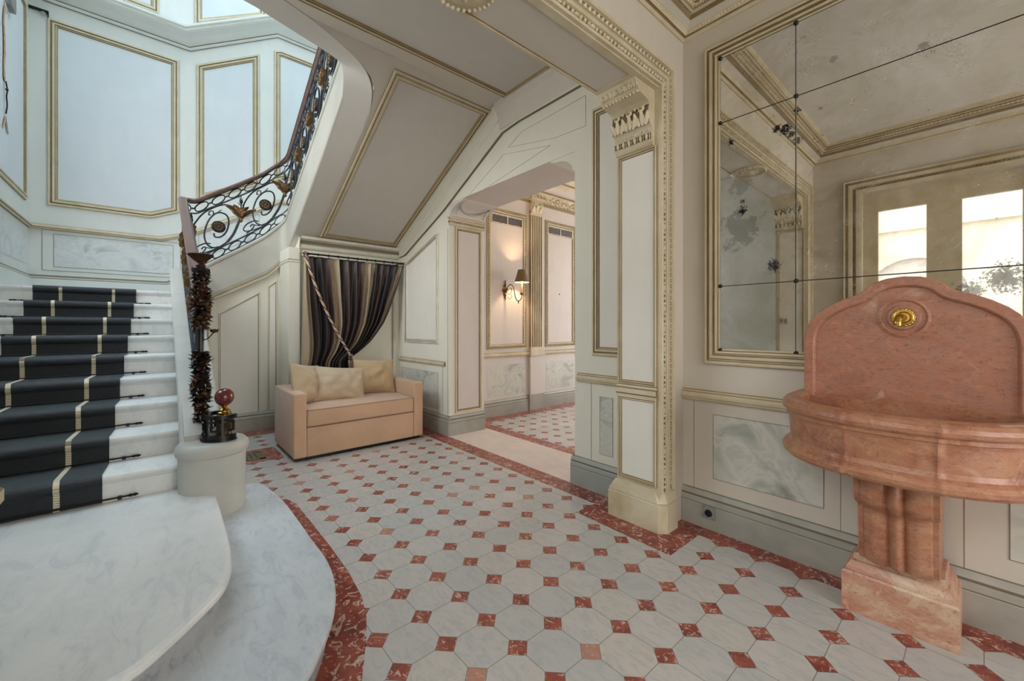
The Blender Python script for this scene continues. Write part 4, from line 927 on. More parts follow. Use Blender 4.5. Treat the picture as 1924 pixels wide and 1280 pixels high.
# inner wall of the first flight under its kerb, and the round drum it ends in
mb = MB(); mb.prism([(-1.9, -1.695, .155), (-1.9, -1.695, .66), (-4.7, -1.695, 2.02), (-4.85, -1.695, 2.02), (-4.85, -1.695, 0), (-2.3, -1.695, 0)], (0, .195, 0), 'stucco'); obj('string_wall', mb, st, 0)
mb = MB(); mb.lathe([(.185, .155), (.186, .50), (.188, .535), (.200, .545), (.206, .570), (.202, .595), (.188, .612), (.182, .618), (.15, .626), (.001, .628)], (-1.875, -1.545, 0), 'stucco', 48)
mb.lathe([(.187, .0), (.187, .156)], (-1.875, -1.545, 0), 'stucco', 48)
mb.box((-2.3, -1.70, .0), (-1.87, -1.56, .60), 'stucco'); obj('newel_drum', mb, st)
# soffit of the third flight with its raised panel
def zso(x): return 2.55 + .4898 * (x + 4.3)
mb = MB(); th = .16
a0, a1 = -4.32, -1.85
mb.add([(x, y, zso(x) - .0015) for x, y in [(-2.55, -.24), (-2.55, -.262), (-2.40, -.264), (-2.28, -.275), (-2.17, -.31), (-2.08, -.38), (-2.02, -.47), (-1.97, -.58), (-1.90, -.78), (-1.85, -.95), (-1.85, -.24)]], [tuple(range(11))], 'soffit')
mb.add([(a0, -.25, zso(a0)), (a1, -.25, zso(a1)), (a1, YO, zso(a1)), (a0, YO, zso(a0)), (a0, -.25, zso(a0) + th), (a1, -.25, zso(a1) + th), (a1, YO, zso(a1) + th), (a0, YO, zso(a0) + th)],
       [(0, 3, 2, 1), (4, 5, 6, 7), (0, 1, 5, 4), (1, 2, 6, 5), (2, 3, 7, 6), (3, 0, 4, 7)], 'soffit'); so = obj('soffit', mb, st, 0)
# flat band between the string and the soffit panel
mb = MB(); vs = []; fs = []
i0 = 70
for i in range(i0, len(BP)):
    a = BP[max(0, i - 1)]; b = BP[min(len(BP) - 1, i + 1)]; t = Vector((b[0] - a[0], b[1] - a[1])).normalized(); x, y, zt, zb_ = BP[i]
    w = .20 if x < -2.4 else .20
    zi = min(ZC, zso(x - t.y * w)) - .004; zo = min(zb_, ZC) - .008
    vs += [(x + t.y * .036, y - t.x * .036, zo), (x - t.y * w, y + t.x * w, zi), (x - t.y * w, y + t.x * w, zi + .02), (x - t.y * (w + .01), y + t.x * (w + .01), zi + .04)]
n = len(vs) // 4
for i in range(n - 1):
    for j in range(3): fs.append((4 * i + j, 4 * i + j + 1, 4 * i + j + 5, 4 * i + j + 4))
mb.add(vs, fs, 'ceiling_grey'); obj('string_underside', mb, st, 40)
mb = MB(); nrm = Vector((.4398, 0, -.898)); q = [(-4.235, -.20), (-4.235, .885), (-1.935, .885), (-1.935, -.215)]
mb.frame([(x, y, zso(x)) for x, y in q][::1], nrm, PF, PFM)
obj('soffit_moulding', mb, so)
mb = MB(); q2 = [(-4.16, -.12), (-4.16, .805), (-2.01, .805), (-2.01, -.135)]; mb.quad([(x, y, zso(x) - .003) for x, y in q2], 'ceiling_grey'); obj('soffit_panel', mb, so, 0)
mb = MB(); cv2 = [(0, -.14), (.012, -.13), (.02, -.08), (.04, -.045), (.07, -.02), (.075, 0)]
for (d0, h0), (d1, h1) in zip(cv2, cv2[1:]): mb.add([(a0, YO - d0, zso(a0) + h0), (a1, YO - d0, zso(a1) + h0), (a1, YO - d1, zso(a1) + h1), (a0, YO - d1, zso(a0) + h1)], [(0, 1, 2, 3)], 'wall_green')
obj('soffit_cove', mb, so)

# ------------------------------------------------------------------ balustrade
bal = thing('balustrade', 'wrought iron balustrade of scrolls and gilt leaf cups with a wooden handrail', 'railing', (-2.0, -1.6, .74))
HB = .80
S0, S1 = .12, SL[-1] - .4
mb = MB(); vs = []; fs = []; N = 260; pr = [(-.036, 0), (-.044, .014), (-.040, .034), (-.020, .050), (.020, .050), (.040, .034), (.044, .014), (.036, 0)]
for i in range(N + 1):
    s = S0 + (S1 - S0) * i / N
    for o, h in pr: vs.append(PT(s, HB + .006 + h, o))
n = len(pr)
fsU = [(i * n + n - 1, i * n, (i + 1) * n, (i + 1) * n + n - 1) for i in range(N)]
fsT = [(i * n + j, i * n + j + 1, (i + 1) * n + j + 1, (i + 1) * n + j) for i in range(N) for j in range(n - 1)]
mb.add(vs, fsT, 'wood_rail'); mb.add(vs, fsU, 'wood_under_lit'); mb.add(vs[:n], [list(range(n))], 'wood_rail'); mb.add(vs[-n:], [list(range(n))[::-1]], 'wood_rail'); obj('handrail', mb, bal, 50, label='polished brown wooden handrail')
for t in (.0, .118, .672, HB):
    mb = MB(); mb.tube([PT(S0 + (S1 - S0) * i / 300, t + .004) for i in range(301)], .0095, 'iron_blue', 4); obj('rail_bar', mb, bal)
U = .515                                              # length of one unit
s_c2 = SL[47] + .22                                   # centre of the first unit on the middle flight
def tube2(mb, pts, sc_, r, m='iron_blue', n=5, k=5, flip=1):
    P = catmull([(a, b, 0) for a, b in pts], k); mb.tube([PT(sc_ + p.x * flip, .395 + p.y) for p in P], r, m, n)
A_ = [(-.05, -.055), (-.035, -.11), (.03, -.14), (.085, -.10), (.108, 0), (.085, .10), (.02, .170), (-.045, .182), (-.108, .125), (-.145, 0), (-.13, -.12), (-.08, -.21), (.0, -.258), (.09, -.245), (.155, -.18), (.20, -.09), (.228, -.02)]
B_ = [(-.262, .05), (-.238, .16), (-.16, .245), (-.05, .268), (.06, .25), (.14, .19), (.185, .15)]
C_ = [(-.10, .135), (-.06, .175), (-.055, .225), (-.09, .24), (-.10, .205), (-.08, .195)]
D_ = [(.05, -.262), (-.05, -.262), (-.15, -.245), (-.225, -.215), (-.25, -.17), (-.21, -.13), (-.13, -.135), (-.08, -.17)]
H_ = [(-.215, -.25), (-.165, -.235), (-.13, -.20), (-.15, -.17), (-.175, -.185)]
E_ = [(-.08, .155), (-.02, .185), (.03, .20)]
F_ = [(.0, -.25), (-.08, -.225), (-.15, -.17)]
centers = [s_c2 + U * i for i in range(-5, 12)]
for ci in centers:
    if ci < S0 + .2 or ci > S1 - .2: continue
    mb = MB()
    tube2(mb, A_[:-3], ci, .0105); tube2(mb, A_[-4:], ci, .016); tube2(mb, B_, ci, .010); tube2(mb, C_, ci, .0075); tube2(mb, D_, ci, .0085); tube2(mb, E_, ci, .006); tube2(mb, F_, ci, .007); tube2(mb, H_, ci, .009)
    obj('scroll', mb, bal)
    # medallion
    c = PT(ci, .395); tt = path_at(ci)[1]; nr = Vector((tt.y, -tt.x, 0)); R = Matrix((Vector((tt.x, tt.y, 0)), Vector((0, 0, 1)), nr)).transposed()
    mb = MB(); mb.lathe([(.072, -.012), (.076, 0), (.072, .012), (.058, .015), (.001, .015)], c, 'iron', 20, nr)
    for s in (-1, 1):
        for k in range(10):
            a = 2 * PI * k / 10; mb.ball(c + R @ Vector((math.cos(a) * .040, math.sin(a) * .040, s * .018)), (.020, .011, .008), 'bronze', 6, 4, R @ Matrix.Rotation(a, 3, 'Z'))
        mb.ball(c + R @ Vector((0, 0, s * .018)), (.018, .018, .010), 'bronze', 8, 5, R)
    obj('rosette', mb, bal, label='gilt flower rosette on a dark disc')
    # leaf cup and bud
    mb = MB(); sc_ = ci + .240; c = PT(sc_, .375)
    zz = Vector((0, 0, 1)); tv = Vector((tt.x, tt.y, 0))
    for a, L, w, cu in ((-.60, .19, .095, .40), (-.30, .21, .095, .20), (0, .18, .10, .10), (.30, .21, .095, .20), (.60, .19, .095, .40)):
        for s in (-1, 1): mb.leaf(c, zz * math.cos(a) + tv * math.sin(a), tv * (1 if a > 0 else -1 if a < 0 else 0) * 1.0 + nr * s * .6, L, w, 'bronze', cu)
    for s in (-1, 1): mb.ball(c + tv * s * .150 + zz * .135, .018, 'bronze', 8, 6)
    mb.lathe([(.012, -.05), (.022, -.03), (.014, -.015), (.026, 0), (.018, .012)], c, 'bronze', 10); obj('leaf_cup', mb, bal, label='gilt bronze acanthus leaf cup')
    mb = MB(); mb.tube([c, c + zz * .24], .007, 'iron', 5); mb.ball(c + zz * .22, (.021, .021, .034), 'iron', 8, 5)
    for s in (-1, 1):
        mb.leaf(c + zz * .17, tv * s + zz * .7, zz, .06, .028, 'iron', .2); mb.leaf(c + zz * .23, tv * s * .6 + zz, zz, .07, .028, 'iron', .1)
    mb.leaf(c + zz * .23, zz, tv, .08, .028, 'iron', 0); obj('bud', mb, bal)
OV = U / 3
k0 = int((S0 + .1 - (s_c2 - OV)) / OV)
s = s_c2 + k0 * OV
while s < S1 - .1:
    if s > S0 + .08:
        for t0 in (.061, .737):
            mb = MB(); mb.tube([PT(s + .066 * math.cos(2 * PI * i / 18), t0 + .050 * math.sin(2 * PI * i / 18)) for i in range(18)], .0075, 'iron_blue', 4, True); obj('oval_ring', mb, bal)
            mb = MB()
            for d in (-.012, 0, .012): mb.ball(PT(s + OV / 2 + d, t0), (.009, .009, .009 if d else .013), 'iron', 6, 4)
            obj('bead_link', mb, bal)
    s += OV

# ------------------------------------------------------------------ newel: shaft, candle pan, foliage, Greek key base
nw = thing('newel_post', 'tall dark bronze newel post covered in leaves and flowers at the stair foot', 'newel post', (-2.02, -1.59, .70))
NX, NY = -2.045, -1.60
mb = MB(); mb.lathe([(.030, .66), (.034, .70), (.024, .74), (.020, .80), (.030, .84), (.034, .90), (.022, .96), (.030, 1.02), (.022, 1.08), (.016, 1.12), (.020, 1.30), (.022, 1.38), (.030, 1.42), (.022, 1.46), (.030, 1.52), (.034, 1.62), (.030, 1.70), (.024, 1.74), (.050, 1.77), (.055, 1.785), (.030, 1.80)], (NX, NY, 0), 'black_gloss', 16); obj('shaft', mb, nw)
mb = MB(); mb.lathe([(.022, 1.79), (.030, 1.81), (.020, 1.825), (.030, 1.84), (.062, 1.875), (.075, 1.885), (.070, 1.888), (.03, 1.860), (.010, 1.852), (.004, 1.90), (.001, 1.905)], (NX, NY, 0), 'bronze_dark', 24)
for i in range(24):
    a = 2 * PI * i / 24; mb.tube([(NX + .030 * math.cos(a), NY + .030 * math.sin(a), 1.838), (NX + .075 * math.cos(a), NY + .075 * math.sin(a), 1.884)], .003, 'bronze_dark', 4)
obj('candle_pan', mb, nw, label='fluted bronze candle pan on top')
rnd = random.Random(3)
def foliage(name, z0, z1, rad, n, mats, L=.055, hang=0.3):
    mb = MB(); mb.lathe([(.012, z0 - .01), (rad * .55, z0 + .01), (rad * .75, (z0 + z1) / 2), (rad * .55, z1 - .01), (.012, z1 + .01)], (NX, NY, 0), 'black_gloss', 12)
    for i in range(n):
        z = z0 + (z1 - z0) * i / n; a = i * 2.4 + rnd.uniform(-.3, .3); m = mats[i % len(mats)]
        bul = rad * (.55 + .3 * math.sin(PI * (z - z0) / (z1 - z0)))
        d = Vector((math.cos(a) * .7, math.sin(a) * .7, rnd.choice((-1, 1)) * rnd.uniform(.5, 1.3)))
        b = Vector((NX + math.cos(a) * bul * .8, NY + math.sin(a) * bul * .8, z))
        mb.leaf(b, d, Vector((math.cos(a), math.sin(a), 0)), L * rnd.uniform(.7, 1.1), .042, m, .35)
        if i % 4 == 0: mb.ball(b + Vector((math.cos(a), math.sin(a), 0)) * rad * .25, (.012, .012, .018), m, 6, 4)
        mb.leaf(b, Vector((math.cos(a + .8) * .5, math.sin(a + .8) * .5, -1 if i % 2 else 1)), Vector((math.cos(a), math.sin(a), 0)), L * .8, .034, mats[(i + 1) % len(mats)], .45)
    return obj(name, mb, nw)
foliage('leaf_cluster', 1.69, 1.78, .055, 30, ['black_gloss', 'iron', 'bronze_dark'], .035)
foliage('leaf_cluster', 1.38, 1.68, .058, 80, ['bronze_dark', 'bronze', 'black_gloss', 'bronze_dark'], .050)
foliage('leaf_cluster', 1.07, 1.20, .052, 40, ['iron', 'bronze_dark', 'black_gloss'], .046)
foliage('leaf_cluster', .84, 1.05, .056, 64, ['bronze_dark', 'bronze', 'black_gloss', 'iron'], .048)
foliage('leaf_cluster', .70, .82, .040, 30, ['bronze_dark', 'iron'], .034)
mb = MB()
for i in range(9):
    a = 2 * PI * i / 9; mb.leaf((NX + .045, NY + .072, 1.345), (math.cos(a), math.sin(a), .15), (0, 0, 1), .036, .026, 'bronze_dark', .5)
mb.ball((NX + .045, NY + .072, 1.352), .014, 'iron', 8, 5); mb.tube([(NX, NY, 1.28), (NX + .02, NY + .04, 1.30), (NX + .045, NY + .072, 1.345)], .004, 'bronze_dark', 5); obj('flower', mb, nw, label='dark bronze flower standing out from the shaft')
mb = MB()
for k in range(3): mb.leaf((NX + .03, NY + .02, .86 - .06 * k), (.6, .6, .8), (.6, .4, -.2), .07, .035, 'iron', .5)
mb.tube(catmull([(NX, NY, .78), (NX + .05, NY + .01, .74), (NX + .10, NY + .02, .72), (NX + .14, NY + .02, .685), (NX + .12, NY + .02, .655), (NX + .09, NY + .02, .67)], 5), .010, 'iron', 6)
obj('foot_scroll', mb, nw)
# Greek key band curling round the ball's pedestal on the drum top
KC = Vector((-1.845, -1.50, 0)); KR = .105
mb = MB()
def kp(a, z, r=KR): return (KC.x + r * math.cos(a), KC.y + r * math.sin(a), z)
A0, A1 = math.radians(-208), math.radians(40)
def band(z0, z1, r0, r1, a0=A0, a1=A1, m='black_gloss', n=28):
    vs = []; 
    for i in range(n + 1):
        a = a0 + (a1 - a0) * i / n; vs += [kp(a, z0, r0), kp(a, z0, r1), kp(a, z1, r1), kp(a, z1, r0)]
    mb.add(vs, [(4 * i + j, 4 * i + (j + 1) % 4, 4 * i + 4 + (j + 1) % 4, 4 * i + 4 + j) for i in range(n) for j in range(4)] + [(0, 1, 2, 3), (4 * n + 3, 4 * n + 2, 4 * n + 1, 4 * n)], m)
band(.640, .668, KR - .010, KR + .008); band(.775, .800, KR - .012, KR + .014); band(.628, .640, KR - .014, KR + .014)
na = 5; wa_ = (A1 - A0) / na
for i in range(na):
    a = A0 + wa_ * i; w = .008 / KR
    def vbar(t, z0, z1): band(z0, z1, KR - .005, KR + .003, a + wa_ * t, a + wa_ * t + w * 1.6, n=2)
    def hbar(t0, t1, z): band(z, z + .013, KR - .005, KR + .003, a + wa_ * t0, a + wa_ * t1, n=6)
    vbar(.06, .668, .775); hbar(.06, .84, .748); vbar(.80, .690, .755); hbar(.34, .84, .690); vbar(.34, .690, .727); hbar(.34, .60, .718)
obj('greek_key_band', mb, nw, label='openwork Greek key band around the foot')
bl = thing('newel_ball', 'polished dark red marble ball on a gilt foot at the end of the banister', 'ornament', (-1.83, -1.475, .63))
bx, by = -1.838, -1.486
mb = MB(); mb.lathe([(.056, .629), (.058, .645), (.046, .655), (.042, .670), (.042, .735), (.048, .745), (.060, .757), (.064, .768), (.060, .778), (.048, .784), (.042, .792), (.001, .793)], (bx, by, 0), 'bronze_dark', 28)
for i in range(20):
    a = 2 * PI * i / 20; mb.tube([(bx + .042 * math.cos(a), by + .042 * math.sin(a), .672), (bx + .042 * math.cos(a), by + .042 * math.sin(a), .734)], .0042, 'bronze', 5)
obj('pedestal', mb, bl, label='fluted dark pedestal')
mb = MB(); mb.lathe([(.036, .792), (.041, .797), (.041, .804), (.036, .808), (.036, .816), (.027, .820), (.021, .827), (.015, .834), (.016, .842), (.021, .848), (.001, .849)], (bx, by, 0), 'brass', 28); obj('gilt_foot', mb, bl, label='gilt brass foot')
mb = MB(); mb.ball((bx, by, .905), (.056, .056, .060), 'ball_marble', 32, 20); obj('ball', mb, bl, 60, label='polished dark red marble ball')

# ------------------------------------------------------------------ stair runner and its rods
rn = thing('stair_runner', 'black ribbed stair carpet with two beige stripes running up the flight', 'carpet', (-2.0, -2.38, .31))
def runner_profile(o):
    P = []
    for k in range(1, 10):
        x, z, z0 = Xs(k), Zs(k), Zs(k - 1)
        P += [(x - .028 + o, z0 + .004 + (o if k > 1 else 0)), (x - .026 + o, z - .060), (x - .006 + o, z - .046), (x + o, z - .026), (x + o * .8, z - .008), (x - .010, z + o * .9), (x - .05, z + o)]
        if k < 9: P += [(Xs(k + 1) + .02, z + o)]
    P.append((-5.6, Zs(9) + o)); return P
def ryt(x): return max(0, min(1, (-1.9 - x) / 2.7))
def ribbon(ya, yb, o, m, n=1, th=.008):
    mb = MB(); P = runner_profile(o); Q = runner_profile(o - th); vs = []
    for (x, z), (x2, z2) in zip(P, Q):
        t = ryt(x); a = ya[0] + (ya[1] - ya[0]) * t; b = yb[0] + (yb[1] - yb[0]) * t; w = .006 * math.sin(x * 19)
        vs += [(x, a + w, z), (x, b + w, z), (x2, b + w, z2), (x2, a + w, z2)]
    k = len(P); fs = [(4 * i + j, 4 * i + (j + 1) % 4, 4 * i + 4 + (j + 1) % 4, 4 * i + 4 + j) for i in range(k - 1) for j in range(4)] + [(0, 1, 2, 3)]
    mb.add(vs, fs, m); return mb
obj('carpet', ribbon((-2.80, -2.756), (-2.085, -2.005), .012, 'runner'), rn, 50)
for ya in ((-2.665, -2.582), (-2.285, -2.196)): obj('stripe', ribbon(ya, (ya[0] + .026, ya[1] + .024), .0145, 'stripe', th=.003), rn, 50, label='beige woven stripe')
words_ = ['bottom', 'second', 'third', 'fourth', 'fifth', 'sixth', 'seventh', 'eighth', 'ninth']
for k in range(1, 10):
    t = thing('stair_rod', 'slim black carpet rod at the foot of the %s carpeted riser, counted from below' % words_[k - 1], 'stair rod', (Xs(k) - .005, -2.4, Zs(k - 1) + .016), 'black rods holding the stair carpet')
    x = Xs(k) - .008; z = Zs(k - 1) + .020; y1 = -1.985 + .035 * ryt(x) * 1.2
    mb = MB(); mb.tube([(x, -2.86, z), (x, y1 + .02, z)], .0055, 'black_metal', 6); obj('rod', mb, t)
    for yy in (-2.87, y1 + .03):
        mb = MB(); s = 1 if yy > -2.4 else -1; mb.lathe([(.006, -.012), (.010, 0), (.006, .010), (.010, .020), (.004, .034), (.001, .036)], (x, yy, z), 'black_metal', 10, (0, s, 0)); mb.box((x - .016, yy - s * .05 - .010, z - .014), (x + .004, yy - s * .05 + .010, z + .006), 'black_metal'); obj('end_bracket', mb, t)

# ================================================================== MIRROR
mr = thing('wall_mirror', 'large antique foxed wall mirror made of several panes in a moulded frame', 'mirror', (1.281, 1.02, 1.128))
mx0, mx1, mz0, mz1 = .279, 2.283, 1.128, 3.286
mb = MB(); frame_y(mb, YR, rect(mx0, mz0, mx1, mz1), [(0, 0), (0, .020), (.008, .026), (.022, .026), (.026, .012), (.036, .014), (.042, .034), (.060, .036), (.066, .018), (.072, .020), (.078, .032), (.090, .030), (.096, .016), (.106, .014)], ['glaze', 'trim', 'trim', 'glaze', 'trim', 'trim', 'trim', 'glaze', 'trim', 'trim', 'trim', 'glaze', 'trim']); obj('frame', mb, mr)
vx = [.384, .814, 1.748, 2.178]; hz = [1.226, 1.653, 2.746, 3.178]
for i in range(3):
    for j in range(3):
        cuts = [vx[i], vx[i + 1]] if not (i == 1 and j == 0) else [vx[1], 1.281, vx[2]]
        for x0, x1 in zip(cuts, cuts[1:]):
            mb = MB(); mb.box((x0 + .0022, YR - .012, hz[j] + .0022), (x1 - .0022, YR - .004, hz[j + 1] - .0022), 'mirror'); obj('mirror_pane', mb, mr, 0)
mb = MB()
for x in vx[1:3]: mb.box((x - .004, YR - .0125, hz[0]), (x + .0005, YR - .003, hz[-1]), 'rosette_iron'); mb.box((x + .0005, YR - .0135, hz[0]), (x + .0035, YR - .003, hz[-1]), 'chrome')
for z in hz[1:3]: mb.box((vx[0], YR - .0125, z - .0035), (vx[-1], YR - .003, z + .001), 'rosette_iron')
mb.box((1.279, YR - .0125, hz[0]), (1.283, YR - .003, hz[1]), 'chrome'); obj('pane_joints', mb, mr, 0, label='thin bright joints between the panes')
for x in vx:
    for z in hz:
        mb = MB(); mb.lathe([(.012, 0), (.0135, .004), (.011, .009), (.006, .012), (.001, .013)], (x, YR - .012, z), 'rosette_iron', 12, (0, -1, 0))
        for k in range(6): mb.ball((x + .0095 * math.cos(k * PI / 3), YR - .018, z + .0095 * math.sin(k * PI / 3)), .0038, 'rosette_iron', 5, 3)
        obj('rosette', mb, mr, label='small dark iron rosette clip')

# ================================================================== WALL FOUNTAIN
FX = 1.281
ft = thing('wall_fountain', 'pink and orange marble wall fountain with shaped back slab, basin and pedestal', 'fountain', (FX, .85, 0))
half = [(.406, 1.0), (.406, 1.30), (.400, 1.345), (.386, 1.395), (.362, 1.435), (.330, 1.468), (.285, 1.500), (.235, 1.527), (.190, 1.545), (.165, 1.556), (.148, 1.572), (.128, 1.594), (.100, 1.610), (.060, 1.624), (.0, 1.630)]
out = [(FX + a, z) for a, z in half] + [(FX - a, z) for a, z in half[::-1][1:]]
mb = MB(); mb.prism([(x, .945, z) for x, z in out], (0, .068, 0), 'slab_marble')
mb.frame([(x, .945, z) for x, z in out], (0, -1, 0), [(0, 0), (0, .012), (.004, .016), (.040, .016), (.046, .012), (.052, .000)], 'slab_marble', False)
mb.lathe([(.098, 0), (.098, .004), (.086, .009), (.078, .003), (.064, .004), (.058, .012), (.046, .012), (.040, .006), (.001, .006)], (FX, .945, 1.428), 'slab_marble', 40, (0, -1, 0)); obj('back_slab', mb, ft, 40, label='arched red-brown marble back slab')
def plan(n=150):
    P = []
    for i in range(n + 1):
        a = PI * i / n; c, s = math.cos(a), math.sin(a)
        x = .455 * (1 if c > 0 else -1) * abs(c) ** (2 / 2.3); y = .85 - .445 * s ** (2 / 2.1)
        ax = abs(x)
        y -= .0065 * math.exp(-((ax - .148) / .010) ** 4)
        P.append((FX + x, y))
    return [(FX + .455, 1.012)] + P + [(FX - .455, 1.012)]
PL_ = plan()
def poff(d):
    o_ = []
    for i, (x, y) in enumerate(PL_):
        a = PL_[max(0, i - 5)]; b = PL_[min(len(PL_) - 1, i + 5)]; t = Vector((b[0] - a[0], b[1] - a[1])).normalized()
        o_.append((x + -t.y * -d * -1, min(1.012, y + t.x * -d * -1)))
    return o_
prof = [(-.075, .935), (-.072, 1.005), (-.066, 1.016), (-.050, 1.020), (-.020, 1.020), (0, 1.012), (.012, .998), (.016, .982), (.012, .966), (.002, .956), (-.004, .954), (-.004, .938), (-.012, .934), (-.016, .92), (-.020, .82), (-.014, .800), (-.006, .794), (.004, .786), (.014, .770), (.012, .752), (.000, .738), (-.02, .732), (-.10, .728), (-.20, .726)]
mb = MB(); rows_ = [[(x, y, z) for x, y in poff(d)] for d, z in prof]; n = len(PL_)
for a, b in zip(rows_, rows_[1:]): mb.add(a + b, [(i, i + 1, i + 1 + n, i + n) for i in range(n - 1)], 'basin_marble')
mb.add(rows_[0], [list(range(n))], 'basin_marble'); mb.add(rows_[-1], [list(range(n))], 'basin_marble'); mb.box((FX - .39, .935, .935), (FX + .39, 1.012, 1.015), 'basin_marble'); obj('basin', mb, ft, 40, label='orange-pink marble basin with rolled edges')
mb = MB(); nx, zz_ = 44, 40
yb = [(.275, .735), (.285, .705), (.32, .690), (.38, .680), (.46, .672), (.53, .668), (.555, .655), (.575, .625), (.61, .600), (.66, .592), (.73, .60)]
G_ = []
for j in range(zz_ + 1):
    z = .275 + (.735 - .275) * j / zz_
    for i in range(nx + 1):
        u = -1 + 2 * i / nx; x = FX + u * .139 * (1.0 - .04 * (1 if z < .56 else 0)); f = abs(u)
        zz2 = z + .018 * (1 - f) if z < .7 else z
        y = lerp_tab(yb, min(.73, max(.276, zz2)))
        rib = -.016 * math.exp(-((u - .03) / .13) ** 2) + .012 * (math.exp(-((u + .18) / .05) ** 2) + math.exp(-((u - .22) / .06) ** 2)) - .010 * math.sin(min(1, max(0, (f - .25) / .55)) * PI)
        if f > .86: rib = .010
        G_.append((x, y + rib, z))
mb.add(G_, [(j * (nx + 1) + i, j * (nx + 1) + i + 1, (j + 1) * (nx + 1) + i + 1, (j + 1) * (nx + 1) + i) for j in range(zz_) for i in range(nx)], 'basin_marble')
for side in (0, nx):
    vs = [];
    for j in range(zz_ + 1): p = G_[j * (nx + 1) + side]; vs += [p, (p[0], 1.0, p[2])]
    mb.add(vs, [(2 * j, 2 * j + 1, 2 * j + 3, 2 * j + 2) for j in range(zz_)], 'basin_marble')
mb.box((FX - .13, .74, .276), (FX + .13, 1.0, .73), 'basin_marble'); obj('pedestal', mb, ft, 40, label='carved marble pedestal with rounded folds')
mb = MB(); bp = [(0, .0), (0, .185), (.006, .195), (.012, .197), (.016, .212), (.028, .232), (.030, .240), (.038, .244), (.042, .268), (.046, .275)]
def brect(d, z): return [(1.080 + d, 1.0, z), (1.080 + d, .712 + d, z), (1.474 - d, .712 + d, z), (1.474 - d, 1.0, z)]
for (d0, z0), (d1, z1) in zip(bp, bp[1:]): mb.add(brect(d0, z0) + brect(d1, z1), [(i, i + 1, i + 5, i + 4) for i in range(3)], 'base_marble')
mb.add(brect(*bp[-1]), [(0, 1, 2, 3)], 'base_marble'); obj('base', mb, ft, 40, label='pale mottled marble base block')
mb = MB(); n = 64; sc_p = []
for i in range(n):
    a = 2 * PI * i / n; r = .047 + .003 * abs(math.sin(a * 9)); sc_p.append((FX + r * math.cos(a), .936, 1.428 + r * math.sin(a)))
mb.prism(sc_p, (0, .004, 0), 'gold'); mb.lathe([(.040, 0), (.038, .006), (.030, .008), (.026, .003), (.02, .003)], (FX, .936, 1.428), 'gold', 32, (0, -1, 0))
for i in range(18):
    a = 2 * PI * i / 18; mb.ball((FX + .039 * math.cos(a), .933, 1.428 + .039 * math.sin(a)), (.0055, .004, .0055), 'gold', 6, 4)
rs = obj('spout_rosette', mb, ft, 40, label='scalloped gilt rosette')
mb = MB(); sp = catmull([(FX, .936, 1.428), (FX - .004, .905, 1.430), (FX - .010, .878, 1.424), (FX - .014, .866, 1.405), (FX - .014, .865, 1.388)], 6); mb.tube(sp, [.016] * (len(sp) - 7) + [.017] * 7, 'brass', 16); obj('spout', mb, rs, 40, label='curved brass spout')

# ================================================================== SOFA AND CUSHIONS
sf = thing('sofa', 'small peach fabric two-seat sofa with square arms in front of the curtain', 'sofa', (-3.45, -.06, 0))
SX0, SX1, SY0, SY1 = -3.90, -3.02, -.790, .666; AW = .125
for y0, y1 in ((SY0, SY0 + AW), (SY1 - AW, SY1)):
    mb = MB(); mb.rbox((SX0, y0, .035), (SX1, y1, .695), 'sofa_fabric', .016, 4); obj('arm', mb, sf)
mb = MB(); mb.rbox((SX0, SY0 + AW, .035), (SX0 + .17, SY1 - AW, .690), 'sofa_fabric', .016, 4); obj('backrest', mb, sf)
mb = MB(); mb.rbox((SX0 + .15, SY0 + AW + .001, .035), (SX1 - .006, SY1 - AW - .001, .335), 'sofa_fabric', .010, 3); obj('base', mb, sf)
def crown(v):
    u = (v.x + 3.38) / .37; w = (v.y + .062) / .60
    if v.z > .45: v = Vector((v.x, v.y, v.z + .018 * max(0, 1 - u * u) * max(0, 1 - w * w)))
    return v
mb = MB(); bm = bmesh.new(); bmesh.ops.create_grid(bm, x_segments=14, y_segments=18, size=1)
cx0, cx1, cy0, cy1 = SX0 + .17, SX1 + .004, SY0 + AW + .004, SY1 - AW - .004
mb.rbox((cx0, cy0, .340), (cx1, cy1, .520), 'sofa_fabric', .022, 4); bm.free()
vs = []
for j in range(19):
    for i in range(15):
        u = -1 + 2 * i / 14; w = -1 + 2 * j / 18; vs.append(((cx0 + cx1) / 2 + u * (cx1 - cx0 - .05) / 2, (cy0 + cy1) / 2 + w * (cy1 - cy0 - .05) / 2, .5195 + .020 * (1 - u ** 4) * (1 - w ** 4)))
mb.add(vs, [(j * 15 + i, j * 15 + i + 1, (j + 1) * 15 + i + 1, (j + 1) * 15 + i) for j in range(18) for i in range(14)], 'sofa_fabric'); sc1 = obj('seat_cushion', mb, sf)
mb = MB()
for z in (.514, .348): mb.tube([(cx0 + .02, cy0 + .003, z), (cx1 - .02, cy0 + .003, z), (cx1 - .006, cy0 + .010, z), (cx1 - .001, cy0 + .02, z), (cx1 - .001, cy1 - .02, z), (cx1 - .006, cy1 - .010, z), (cx1 - .02, cy1 - .003, z), (cx0 + .02, cy1 - .003, z)], .0035, 'sofa_seam', 6)
obj('piping', mb, sc1, label='darker piping on the seat cushion')
mb = MB(); mb.box((SX0 + .03, SY0 + .03, .0), (SX1 - .03, SY1 - .03, .036), 'black_metal'); obj('plinth', mb, sf, 0, label='recessed black plinth')

